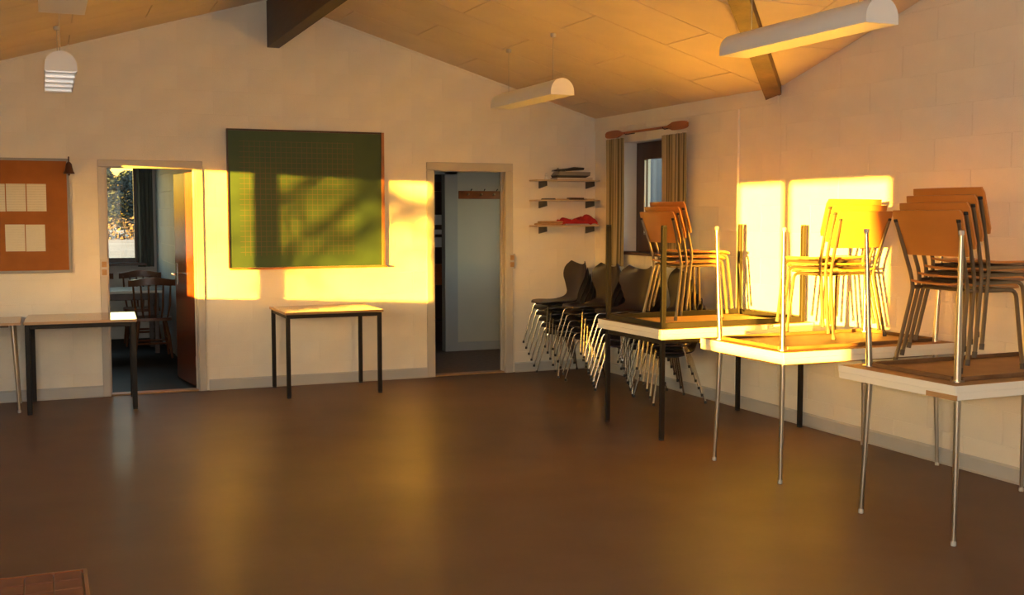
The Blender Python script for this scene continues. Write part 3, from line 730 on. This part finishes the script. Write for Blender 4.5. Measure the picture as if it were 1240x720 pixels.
# tile-topped low table at the near left
tt = thing('coffee_table', 'low table with a top of dark rust tiles, standing alone on the floor', 'table', (-5.62, -7.02, 0))
TX, TY, TZ = 0.425, 0.36, 0.48
MB().cbox(-TX+0.012, TX-0.012, -TY+0.012, TY-0.012, TZ-0.035, TZ-0.006, 0.003).build('top_board', M_DKWOOD, tt)
ring(2*TX-0.024, 2*TY-0.024, 0.012, TZ-0.05, TZ+0.001).build('rim', M_LEAF, tt)
for i in range(10):
    for j in range(8):
        s_ = (2*TX-0.03)/10; s2 = (2*TY-0.03)/8
        if (i, j) == (0, 0): tme = MB().cbox(0.0015, s_-0.0015, 0.0015, s2-0.0015, 0, 0.007, 0.0015).mesh('tile', M_TERRA)
        obj('tile', tme, tt, (-TX+0.015+i*s_, -TY+0.015+j*s2, TZ-0.006))
for sx in (-1, 1):
    for sy in (-1, 1):
        MB().cbox(sx*(TX-0.045)-0.022, sx*(TX-0.045)+0.022, sy*(TY-0.045)-0.022, sy*(TY-0.045)+0.022, 0, TZ-0.035, 0.003).build('leg', M_LEAF, tt)

# ------------------------------------------------------------------ plywood stacking chairs (face +X in their own frame)
def rounded(u0, u1, v0, v1, r, n=5):
    out = []
    for cx, cy, a0 in ((u1-r, v1-r, 0), (u0+r, v1-r, PI/2), (u0+r, v0+r, PI), (u1-r, v0+r, 1.5*PI)):
        out += [(cx+r*math.cos(a0+k*PI/2/n), cy+r*math.sin(a0+k*PI/2/n)) for k in range(n+1)]
    return out
def ply_chair():
    t = thing('plywood_chair', 'plywood stacking chair', 'chair')
    z0 = 0.436
    def seat_fn(u, v):
        w_ = 0.205-0.018*(1-u); x = 0.035+0.395*u; y = (2*v-1)*w_
        e = 0.06; cu = min(u, 1-u); cv = min(v, 1-v)
        if cu*0.395 < 0.05 and cv*0.4 < 0.05:
            k = 1-(cu*0.395/0.05); y *= 1-0.10*k*k
        return (x, y, z0 + 0.010*abs(2*v-1)**3 - 0.016*max(0, (u-0.8)/0.2)**2 + 0.010*max(0, (0.2-u)/0.2))
    MB().grid(seat_fn, 14, 12, lambda u, v: (0, 0, -0.011)).build('seat', M_PLY, t, True)
    def back_fn(u, v):
        w_ = 0.226+0.022*v; y = (2*u-1)*w_; z = 0.588+0.235*v
        rr = 0.028; du = (1-abs(2*u-1))*w_; dv = min(v, 1-v)*0.235
        x = 0.034 - 0.085*v - 0.026*(1-(2*u-1)**2)
        if dv < rr and du < rr:
            k = 1-dv/rr; y *= 1-0.05*k*k
        return (x+0.020, y, z)
    MB().grid(back_fn, 14, 8, lambda u, v: (-0.010, 0, -0.002)).build('backrest', M_PLY, t, True)
    for s in (-1, 1):
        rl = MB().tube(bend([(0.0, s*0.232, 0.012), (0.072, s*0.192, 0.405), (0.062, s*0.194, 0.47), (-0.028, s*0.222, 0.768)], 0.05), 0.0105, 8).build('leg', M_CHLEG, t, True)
        MB().tube([(-0.002, s*0.233, 0.0), (0.002, s*0.231, 0.03)], 0.0125, 8).build('foot_cap', M_BCAP, rl, True)
        MB().tube([(-0.026, s*0.2214, 0.761), (-0.030, s*0.2226, 0.775)], 0.0118, 8).build('post_cap', M_RUBBER, rl, True)
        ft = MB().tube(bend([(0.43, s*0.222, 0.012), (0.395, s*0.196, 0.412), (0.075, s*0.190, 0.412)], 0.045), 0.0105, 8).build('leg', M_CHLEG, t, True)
        MB().tube([(0.4315, s*0.223, 0.0), (0.429, s*0.221, 0.03)], 0.0125, 8).build('foot_cap', M_BCAP, ft, True)
    for x in (0.14, 0.36):
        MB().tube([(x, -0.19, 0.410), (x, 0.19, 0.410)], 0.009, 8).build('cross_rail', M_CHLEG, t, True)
    return t
ORD = {3: ['lowest', 'middle', 'topmost'], 4: ['lowest', 'second lowest', 'second highest', 'topmost']}
pc = [None]
def ply_stack(n, x, y, rz, where, dx=0.046, dz=0.0385):
    for k in range(n):
        if pc[0] is None: pc[0] = o = ply_chair()
        else: o = copy_tree(pc[0])
        o['label'] = f'{ORD[n][k]} orange plywood chair in the stack of {"three" if n == 3 else "four"} {where}'
        o['group'] = 'stacked plywood chairs on the tables'
        o.location = (x+math.cos(rz)*dx*k, y+math.sin(rz)*dx*k, UND+dz*k); o.rotation_euler = (0, 0, rz)
ply_stack(3, -0.905, -2.87, math.radians(2), 'on the black-legged table')
ply_stack(3, -0.425, -4.60, math.radians(97), 'on the sunlit middle table')
ply_stack(4, -1.05, -5.865, math.radians(0), 'on the chipped end table')

# ------------------------------------------------------------------ dark shell chairs with chrome legs (face +X in their own frame)
def shell_chair():
    t = thing('shell_chair', 'dark shell chair', 'chair')
    prof = [(0.215, 0.425), (0.16, 0.437), (0.06, 0.432), (-0.05, 0.425), (-0.13, 0.432), (-0.185, 0.462), (-0.215, 0.51), (-0.245, 0.60), (-0.270, 0.68), (-0.292, 0.765), (-0.304, 0.825)]
    wid = [0.10, 0.17, 0.20, 0.205, 0.185, 0.135, 0.115, 0.165, 0.215, 0.205, 0.13]
    cur = [0.0, 0.004, 0.010, 0.012, 0.012, 0.015, 0.02, 0.035, 0.055, 0.06, 0.045]
    def interp(a, t_):
        f_ = t_*(len(a)-1); i = min(int(f_), len(a)-2); u = f_-i
        p0, p1, p2, p3 = a[max(i-1, 0)], a[i], a[i+1], a[min(i+2, len(a)-1)]
        return 0.5*((2*p1)+(-p0+p2)*u+(2*p0-5*p1+4*p2-p3)*u*u+(-p0+3*p1-3*p2+p3)*u**3)
    px, pz = [p[0] for p in prof], [p[1] for p in prof]
    def fn(u, v):
        x, z, w_, c_ = interp(px, v), interp(pz, v), interp(wid, v), interp(cur, v)
        s = 2*u-1; k = min(1, max(0, (v-0.42)/0.25))
        dip = -0.035*max(0, (v-0.85)/0.15)*(1-s*s)
        return (x + k*c_*s*s, s*w_, z + (1-k)*c_*s*s + dip)
    def th(u, v):
        k = min(1, max(0, (v-0.42)/0.25)); return (-0.009*k, 0, -0.009*(1-k))
    MB().grid(fn, 10, 26, th).build('shell', M_SHELL, t, True)
    MB().lathe([(0.10, 0.384), (0.135, 0.394), (0.14, 0.404), (0.10, 0.416)], (0, 0, 0), 14).build('hub', M_RUBBER, t, True)
    for sx in (-1, 1):
        for sy in (-1, 1):
            ex = 0.155 if sx > 0 else 0.135
            l = MB().tube(bend([(sx*0.03, sy*0.02, 0.402), (sx*ex, sy*0.145, 0.402), (sx*0.235, sy*0.225, 0.014)], 0.035), 0.0085, 8).build('leg', M_CHROME, t, True)
            MB().tube([(sx*0.2335, sy*0.2235, 0.022), (sx*0.2355, sy*0.2265, 0.0)], 0.0115, 8).build('foot_cap', M_RUBBER, l, True)
    return t
sc_ = [None]
NUM = ['lowest', 'second lowest', 'third lowest', 'third highest', 'second highest', 'topmost']
def shell_stack(x, y, rz, where, dx=0.030, dz=0.062, n=6):
    for k in range(n):
        if sc_[0] is None: sc_[0] = o = shell_chair()
        else: o = copy_tree(sc_[0])
        o['label'] = f'{NUM[k]} dark shell chair with chrome legs in the stack {where}'; o['group'] = 'stacked shell chairs in the corner'
        o.location = (x+math.cos(rz)*dx*k, y+math.sin(rz)*dx*k, dz*k); o.rotation_euler = (0, 0, rz)
shell_stack(-0.46, -0.32, math.radians(184), 'beneath the wall shelves')
shell_stack(-0.42, -0.93, math.radians(190), 'second from the shelves')
shell_stack(-0.40, -1.52, math.radians(200), 'beneath the curtained window')
shell_stack(-0.36, -2.12, math.radians(172), 'beside the black table leg')

# ------------------------------------------------------------------ wall shelves and what lies on them
SH = [(1.945, 'top'), (1.745, 'middle'), (1.488, 'bottom')]
for z, nm in SH:
    t = thing('wall_shelf', f'{nm} thin wooden shelf on black brackets in the corner', 'shelf', (-0.398, 0, z), 0, 'corner shelves')
    MB().cbox(-0.35, 0.35, -0.205, -0.002, -0.014, 0.0, 0.002).build('board', M_SHELFW, t)
    for bx in (-0.245, 0.285):
        MB().prism([(bx, -0.002, -0.014), (bx, -0.185, -0.014), (bx, -0.19, -0.062), (bx, -0.002, -0.085)], (0.012, 0, 0)).build('bracket', M_DGREY, t)
z = 1.945
fg = thing('figurine', 'small white glazed figurine on the top shelf', 'figurine', (-0.60, -0.10, z))
MB().lathe([(0.022, 0), (0.024, 0.004), (0.016, 0.018), (0.012, 0.035), (0.018, 0.045), (0.010, 0.052)], (0, 0, 0), 14).build('body', M_PORC, fg, True)
MB().lathe([(0.002, 0), (0.011, 0.008), (0.012, 0.016), (0.002, 0.024)], (0, 0, 0.050), 12).build('head', M_PORC, fg, True)
bk = thing('flat_book', 'flat brown book lying under the projector on the top shelf', 'book', (-0.325, -0.11, z))
MB().cbox(-0.20, 0.20, -0.085, 0.085, 0, 0.004, 0.001).build('cover', M_TAN, bk); MB().box(-0.196, 0.196, -0.082, 0.082, 0.004, 0.018).build('pages', M_PAPER, bk); MB().cbox(-0.20, 0.20, -0.085, 0.085, 0.018, 0.022, 0.001).build('cover', M_TAN, bk)
pj = thing('projector', 'grey slide projector with dark base on the top shelf', 'projector', (-0.335, -0.11, z+0.022))
MB().prism([(-0.17, -0.08, 0.0), (0.13, -0.08, 0), (0.18, -0.08, 0.022), (-0.185, -0.08, 0.022)], (0, 0.16, 0)).build('base', M_DGREY, pj)
MB().prism([(-0.185, -0.08, 0.022), (0.18, -0.08, 0.022), (0.185, -0.08, 0.058), (-0.15, -0.08, 0.062)], (0, 0.16, 0)).build('case', M_MGREY, pj)
MB().lathe([(0.018, 0), (0.018, 0.01)], (-0.10, -0.04, 0.062), 12).build('knob', M_DGREY, pj, True)
hs_ = thing('hand_blower', 'black hand-held tool with an added ball for a glint on top of the projector', 'tool', (-0.36, -0.11, z+0.089))
MB().prism([(-0.02, -0.03, 0.0), (0.16, -0.03, 0.014), (0.165, -0.03, 0.036), (0.05, -0.03, 0.042), (-0.01, -0.03, 0.03), (-0.16, -0.03, 0.012), (-0.18, -0.03, -0.004)], (0, 0.06, 0)).build('body', M_DGREY, hs_)
MB().lathe([(0.003, -0.014), (0.011, -0.008), (0.014, 0), (0.011, 0.008), (0.003, 0.014)], (-0.135, -0.035, 0.018), 14).build('glint_ball', M_CHROME, hs_, True)  # polished ball added to stand in for a flash glint
z = 1.745
def flat(name, label, cat, x0, x1, hgt, m, y0=-0.16, y1=-0.05):
    o = MB().cbox(x0, x1, y0, y1, 0, hgt*0.45, 0.002).cbox(x0+0.004, x1-0.004, y0+0.004, y1-0.004, hgt*0.45, hgt, 0.002).build(name, m, None, False, (0, 0, z)); return tag(o, label, cat)
flat('black_folder', 'thin black folder lying on the middle shelf above the left bracket', 'folder', -0.64, -0.52, 0.014, M_DGREY)
flat('brown_folder', 'thin brown folder between two dark ones on the middle shelf', 'folder', -0.51, -0.37, 0.010, M_TAN)
flat('flat_box', 'flat dark brown box on the middle shelf', 'box', -0.355, -0.20, 0.022, M_DKWOOD)
flat('paper_pad', 'pale paper pad lying at the wall end of the middle shelf', 'pad', -0.18, -0.08, 0.012, M_SHELFW)
z = 1.488
for i, (x0, x1, yy, zz, r0) in enumerate(((-0.735, -0.42, -0.16, 0.012, 0.012), (-0.72, -0.40, -0.13, 0.012, 0.012), (-0.73, -0.45, -0.10, 0.012, 0.012), (-0.715, -0.43, -0.145, 0.033, 0.011))):
    s_ = MB().tube([(x0, yy, z+zz), (x0+0.03, yy, z+zz), (x1-0.03, yy+0.008, z+zz), (x1, yy+0.008, z+zz)], [r0*0.7, r0, r0, r0*0.75], 10).build('wooden_stick', M_TAN, None, True)
    tag(s_, ['short tan stick at the front edge of the bottom shelf', 'short tan stick behind the front one on the bottom shelf', 'short tan stick nearest the wall on the bottom shelf', 'short tan stick lying on top of the others on the bottom shelf'][i], 'stick', 'sticks on the bottom shelf')
rc = MB()
rnd = random.Random(3)
def cloth_fn(u, v):
    x = -0.47+0.42*u; y = -0.19+0.16*v
    hgt = 0.02+0.085*(0.45+0.55*u)*math.sin(PI*v)**0.5*(0.75+0.25*math.sin(9*u+2.5*v)) + 0.018*math.sin(21*u+5*math.sin(4*v))*math.sin(PI*v)
    return (x + 0.02*math.sin(7*v+4*u), y+0.015*math.sin(11*u), z+max(0.004, hgt)*min(1, 12*u+0.3)*min(1, 9*(1-u)+0.35))
rc.grid(cloth_fn, 36, 16, lambda u, v: (0, 0, -0.004)); o = rc.build('crumpled_cloth', M_RED, None, True); tag(o, 'crumpled red cloth lying on the bottom shelf', 'cloth')

# ------------------------------------------------------------------ hallway things
cr = thing('coat_rack', 'brown wooden coat rack board with pegs on the hallway wall', 'coat rack', (-0.50, HY, 1.78))
MB().cbox(-0.313, 0.313, -0.024, 0, 0, 0.093, 0.003).build('board', M_REDWOOD, cr)
for px_ in (-0.21, -0.045, 0.115, 0.27):
    MB().tube([(px_, -0.02, 0.045), (px_, -0.075, 0.056)], [0.009, 0.012], 8).build('peg', M_TAN, cr, True)
    MB().tube(bend([(px_+0.05, -0.01, 0.09), (px_+0.05, -0.03, 0.115), (px_+0.05, -0.045, 0.11)], 0.01), 0.005, 6).build('hook', M_BLACK, cr, True)
sh = thing('storage_rack', 'dark open storage rack in the room behind the hallway', 'rack', (-0.93, 2.60, 0))
for sx in (-0.38, 0.38):
    for sy in (-0.2, 0.2): MB().cbox(sx-0.018, sx+0.018, sy-0.018, sy+0.018, 0, 2.0, 0.002).build('post', M_DKWOOD, sh)
SHZ = [0.3, 0.75, 1.205, 1.36, 1.475, 1.9]
MB().cbox(-0.38, 0.38, 0.2, 0.21, 0.02, 2.0, 0.002).build('dark_backing', M_DKWOOD, sh)  # dark sheet added so the unlit store reads black behind the cartons
for zz in SHZ: MB().cbox(-0.362, 0.362, -0.2, 0.2, zz-0.02, zz, 0.002).build('shelf_board', M_DKWOOD, sh)
for zz, hh, lb in ((1.205, 0.118, 'white carton on the lowest of the close shelves of the storage rack'), (1.36, 0.055, 'thin white carton between two others in the storage rack'), (1.475, 0.12, 'white carton on the upper close shelf of the storage rack')):
    t = thing('carton', lb, 'box', (-0.93, 2.58, zz), 0, 'white cartons in the storage rack')
    MB().cbox(-0.22, 0.16, -0.17, 0.15, 0, hh*0.72, 0.002).build('body', M_WHITE, t); MB().cbox(-0.223, 0.163, -0.173, 0.153, hh*0.6, hh, 0.002).build('lid', M_PORC, t)
t = thing('wooden_crate', 'reddish wooden crate low in the storage rack', 'crate', (-0.93, 2.58, 0.75))
for zz in (0.0, 0.085, 0.17):
    MB().cbox(-0.24, 0.2, -0.17, -0.155, zz, zz+0.07, 0.002).build('slat', M_REDWOOD, t); MB().cbox(-0.24, 0.2, 0.135, 0.15, zz, zz+0.07, 0.002).build('slat', M_REDWOOD, t)
MB().box(-0.24, -0.225, -0.155, 0.135, 0, 0.24).box(0.185, 0.2, -0.155, 0.135, 0, 0.24).box(-0.225, 0.185, -0.155, 0.135, 0, 0.012).build('body', M_REDWOOD, t)

# ------------------------------------------------------------------ dining room furniture
dt = thing('dining_table', 'white-topped dining table behind the spindle-back chair', 'table', (-4.72, 3.42, 0))
MB().cbox(-0.7, 0.7, -0.40, 0.40, 0.70, 0.73, 0.004).build('tabletop', M_PORC, dt)
for sy in (-1, 1): MB().cbox(-0.6, 0.6, sy*0.33-0.01, sy*0.33+0.01, 0.62, 0.70, 0.002).build('apron', M_DKWOOD, dt)
for sx in (-1, 1):
    MB().cbox(sx*0.62-0.01, sx*0.62+0.01, -0.32, 0.32, 0.62, 0.70, 0.002).build('apron', M_DKWOOD, dt)
    for sy in (-1, 1): MB().cbox(sx*0.62-0.025, sx*0.62+0.025, sy*0.33-0.025, sy*0.33+0.025, 0, 0.70, 0.003).build('leg', M_DKWOOD, dt)
M_CHW = mat('spindle_chair_wood', (0.17, 0.06, 0.022), 0.3, var=0.2, vscale=10)
def spindle_chair(label):
    t = thing('spindle_chair', label, 'chair', group='spindle-back chairs at the dining table')
    MB().prism([(x, y, 0.42) for x, y in rounded(-0.21, 0.21, -0.20, 0.20, 0.08)], (0, 0, 0.035)).build('seat', M_CHW, t, True)
    def crest(u, v):
        s = 2*u-1; hh = 0.042*(1-0.25*s*s) if abs(s) < 0.93 else 0.036
        return (s*0.25, -0.235+0.05*s*s, 0.855+hh*(2*v-1)+0.012*math.cos(s*PI))
    MB().grid(crest, 20, 4, lambda u, v: (0, 0.026, 0)).build('crest_rail', M_CHW, t, True)
    for k in range(6):
        s = -1+2*k/5
        MB().tube([(s*0.16, -0.165, 0.45), (s*0.185, -0.195, 0.60), (s*0.2, -0.21+0.05*s*s, 0.84)], [0.009, 0.014, 0.009], 8).build('spindle', M_CHW, t, True)
    for sx in (-1, 1):
        for sy in (-1, 1):
            MB().tube([(sx*0.14, sy*0.13, 0.425), (sx*0.17, sy*0.165, 0.25), (sx*0.20, sy*0.20, 0.0)], [0.015, 0.02, 0.012], 8).build('leg', M_CHW, t, True)
    for sy in (-1, 1): MB().tube([(-0.18, sy*0.18, 0.17), (0, sy*0.18, 0.17), (0.18, sy*0.18, 0.17)], [0.009, 0.013, 0.009], 8).build('stretcher', M_CHW, t, True)
    for sx in (-1, 1): MB().tube([(sx*0.17, -0.17, 0.22), (sx*0.17, 0.17, 0.22)], 0.010, 8).build('stretcher', M_CHW, t, True)
    return t
s0 = spindle_chair('brown spindle-back chair with its back to the open dining room door')
s0.location = (-4.19, 2.72, 0)
s1 = copy_tree(s0); s1['label'] = 'brown spindle-back chair across the dining table, near the dark curtain'; s1.location = (-4.185, 4.06, 0); s1.rotation_euler = (0, 0, PI)
s2 = copy_tree(s0); s2['label'] = 'brown spindle-back chair across the dining table, before the window'; s2.location = (-4.76, 4.04, 0); s2.rotation_euler = (0, 0, PI*0.98)

# ------------------------------------------------------------------ outdoors
struct(MB().box(2.2, 6.0, 1.2, 6.5, -0.2, 3.3).build('added_sky_block', M_SKYBLOCK))  # made-up wall hiding bright sky so the hall window pane looks dim
def stick(mb, p, q, r0, r1, n=5): mb.tube([p, q], [r0, r1], n)
def bare_tree():
    rn = random.Random(11)
    t = thing('bare_tree', 'bare tree with drooping boughs outside, in the path of the sun', 'tree', (-14.0, -10.31, -0.16))
    tr = MB(); tr.tube([(0, 0, 0), (0.05, 0.02, 0.8), (0.0, -0.05, 2.0), (-0.1, 0.05, 3.6), (0, 0.1, 5.6)], [0.17, 0.14, 0.12, 0.09, 0.02], 8); tr.build('trunk', M_BARK, t, True)
    bs = [[(0, 0.03, 3.6), (0.1, 0.81, 3.25), (0.05, 1.44, 2.62), (0.1, 1.79, 2.25), (0.1, 2.17, 1.83), (0.1, 2.4, 1.5)],
          [(0, 0.0, 2.0), (0.05, 1.13, 2.43), (0.1, 1.40, 2.24), (0.1, 1.85, 2.0)],
          [(0, 0.0, 1.6), (0.1, 1.15, 2.31), (0.1, 1.40, 2.47), (0.1, 1.85, 2.75)],
          [(0, 0.05, 3.9), (-0.2, 1.41, 2.95), (-0.1, 1.9, 2.44), (-0.1, 2.2, 2.33)],
          [(0, 0.0, 2.6), (0.1, -0.7, 3.1), (0.1, -1.3, 3.9)],
          [(0, 0.1, 4.4), (0.1, 1.7, 4.3), (0.0, 2.55, 3.3), (0.05, 2.78, 2.3), (0.0, 2.80, 1.3)]]
    rs = [0.055, 0.03, 0.028, 0.05, 0.045, 0.03]
    for b_, r in zip(bs, rs):
        bb = bend(b_, 0.08, 3)
        MB().tube(bb, [r*(1-0.45*k/(len(bb)-1)) for k in range(len(bb))], 6).build('bough', M_BARK, t, True)
    tw = MB()
    for k in range(TWIGS):
        b_ = bs[rn.choice([0, 0, 1, 1, 2, 2, 3, 4, 5])]; i = rn.randrange(len(b_)-1); u = rn.random()
        p = Vector(b_[i]).lerp(Vector(b_[i+1]), u); d = Vector((rn.uniform(-.5, .5), rn.uniform(-0.7, 1.0), rn.uniform(-1.0, 0.5))).normalized()
        L = rn.uniform(0.25, 0.8); q = p+d*L*0.5+Vector((0, 0, rn.uniform(-.06, .06))); e = q+(d+Vector((rn.uniform(-.4, .4), rn.uniform(-.4, .4), rn.uniform(-.3, .4)))).normalized()*L*0.5
        tw.tube([p, q, e], [0.009, 0.006, 0.003], 4, False)
    o = tw.build('twigs', M_BARK, t); o['kind'] = 'stuff'
TWIGS = 420
bare_tree()
def sun_veil_tree():  # made-up tree out of view; its twigs veil and dim the window beam
    rn = random.Random(31)
    t = thing('sun_veil_tree', 'unseen leafless tree added far out in the field to thin the sun beam', 'tree', (-40.0, -28.1, -0.16))
    MB().tube([(0, 0, 0), (0.08, 0.05, 1.5), (0.0, 0.1, 4.0), (0.1, 0.0, 7.0)], [0.11, 0.09, 0.06, 0.015], 8).build('trunk', mat('birch_bark', (0.55, 0.52, 0.48), 0.8, var=0.5, vscale=6), t, True)
    tw = MB()
    for k in range(950):
        z0 = rn.uniform(0.9, 6.0); a = rn.uniform(0, 2*PI); L = rn.uniform(0.4, 2.3)*(1-0.08*z0)
        u = rn.uniform(0.1, 1.0)*L; c = Vector((math.cos(a)*u, math.sin(a)*u, z0+0.35*u-0.2*u*u)); d = Vector((math.cos(a)*0.6+rn.gauss(0, .3), math.sin(a)*0.6+rn.gauss(0, .3), rn.uniform(-0.9, 0.5))).normalized()
        tw.tube([c, c+d*0.3, c+d*0.55+Vector((0, 0, -0.12))], [0.010, 0.008, 0.004], 4, False)
    o = tw.build('twigs', M_BARK, t); o['kind'] = 'stuff'
sun_veil_tree()
def leafy_tree(label, x, y, hgt, rad, m, seed):
    rn = random.Random(seed)
    t = thing('field_tree', label, 'tree', (x, y, -0.16), group='trees at the far edge of the field')
    MB().tube([(0, 0, 0), (0.1, 0, hgt*0.4), (0, 0.1, hgt*0.85)], [0.16, 0.12, 0.03], 7).build('trunk', M_BARK, t, True)
    lv = MB()
    for k in range(6500):
        a = rn.uniform(0, 2*PI); v = rn.random()**0.8; rr = rad*math.sqrt(rn.random())*math.sin(PI*(0.12+0.83*v))**0.7
        c = Vector((rr*math.cos(a), rr*math.sin(a), hgt*(0.10+0.9*v))); s_ = rn.uniform(0.07, 0.19)
        u = Vector((rn.gauss(0, 1), rn.gauss(0, 1), rn.gauss(0, 1))).normalized(); w_ = u.orthogonal().normalized()
        lv.add([c+u*s_, c+w_*s_*0.6, c-u*s_, c-w_*s_*0.6], [(0, 1, 2, 3)])
    o = lv.build('foliage', m, t); o['kind'] = 'stuff'
for i, (x, y, hgt, rad) in enumerate(((-1.2, 84, 5.9, 1.9), (1.6, 88, 5.4, 2.0), (-5.8, 86, 6.0, 2.0), (6.4, 90, 7.0, 2.2), (-10.4, 88, 6.4, 2.1), (-15.6, 90, 7.2, 2.5))):
    leafy_tree(['dull green tree beyond the field, seen through the dining room window', 'shorter green tree beside the tallest one beyond the field', 'green tree beyond the field on the bell side', 'tall green tree beyond the field past the curtain side', 'green tree far along the field edge', 'tallest green tree at the far end of the field edge'][i], x, y, hgt, rad, M_LEAVES, 20+i)
sb = MB(); rn = random.Random(5)
for k in range(5000):
    c = Vector((rn.uniform(-22, 14), rn.uniform(74, 79), rn.random()**1.4*1.5-0.1)); s_ = rn.uniform(0.07, 0.2)
    u = Vector((rn.gauss(0, 1), rn.gauss(0, 1), rn.gauss(0, 1))).normalized(); w_ = u.orthogonal().normalized()
    sb.add([c+u*s_, c+w_*s_*0.6, c-u*s_, c-w_*s_*0.6], [(0, 1, 2, 3)])
o = sb.build('scrub', M_BROWNL); tag(o, 'brown winter scrub along the far edge of the field', 'scrub', kind='stuff')
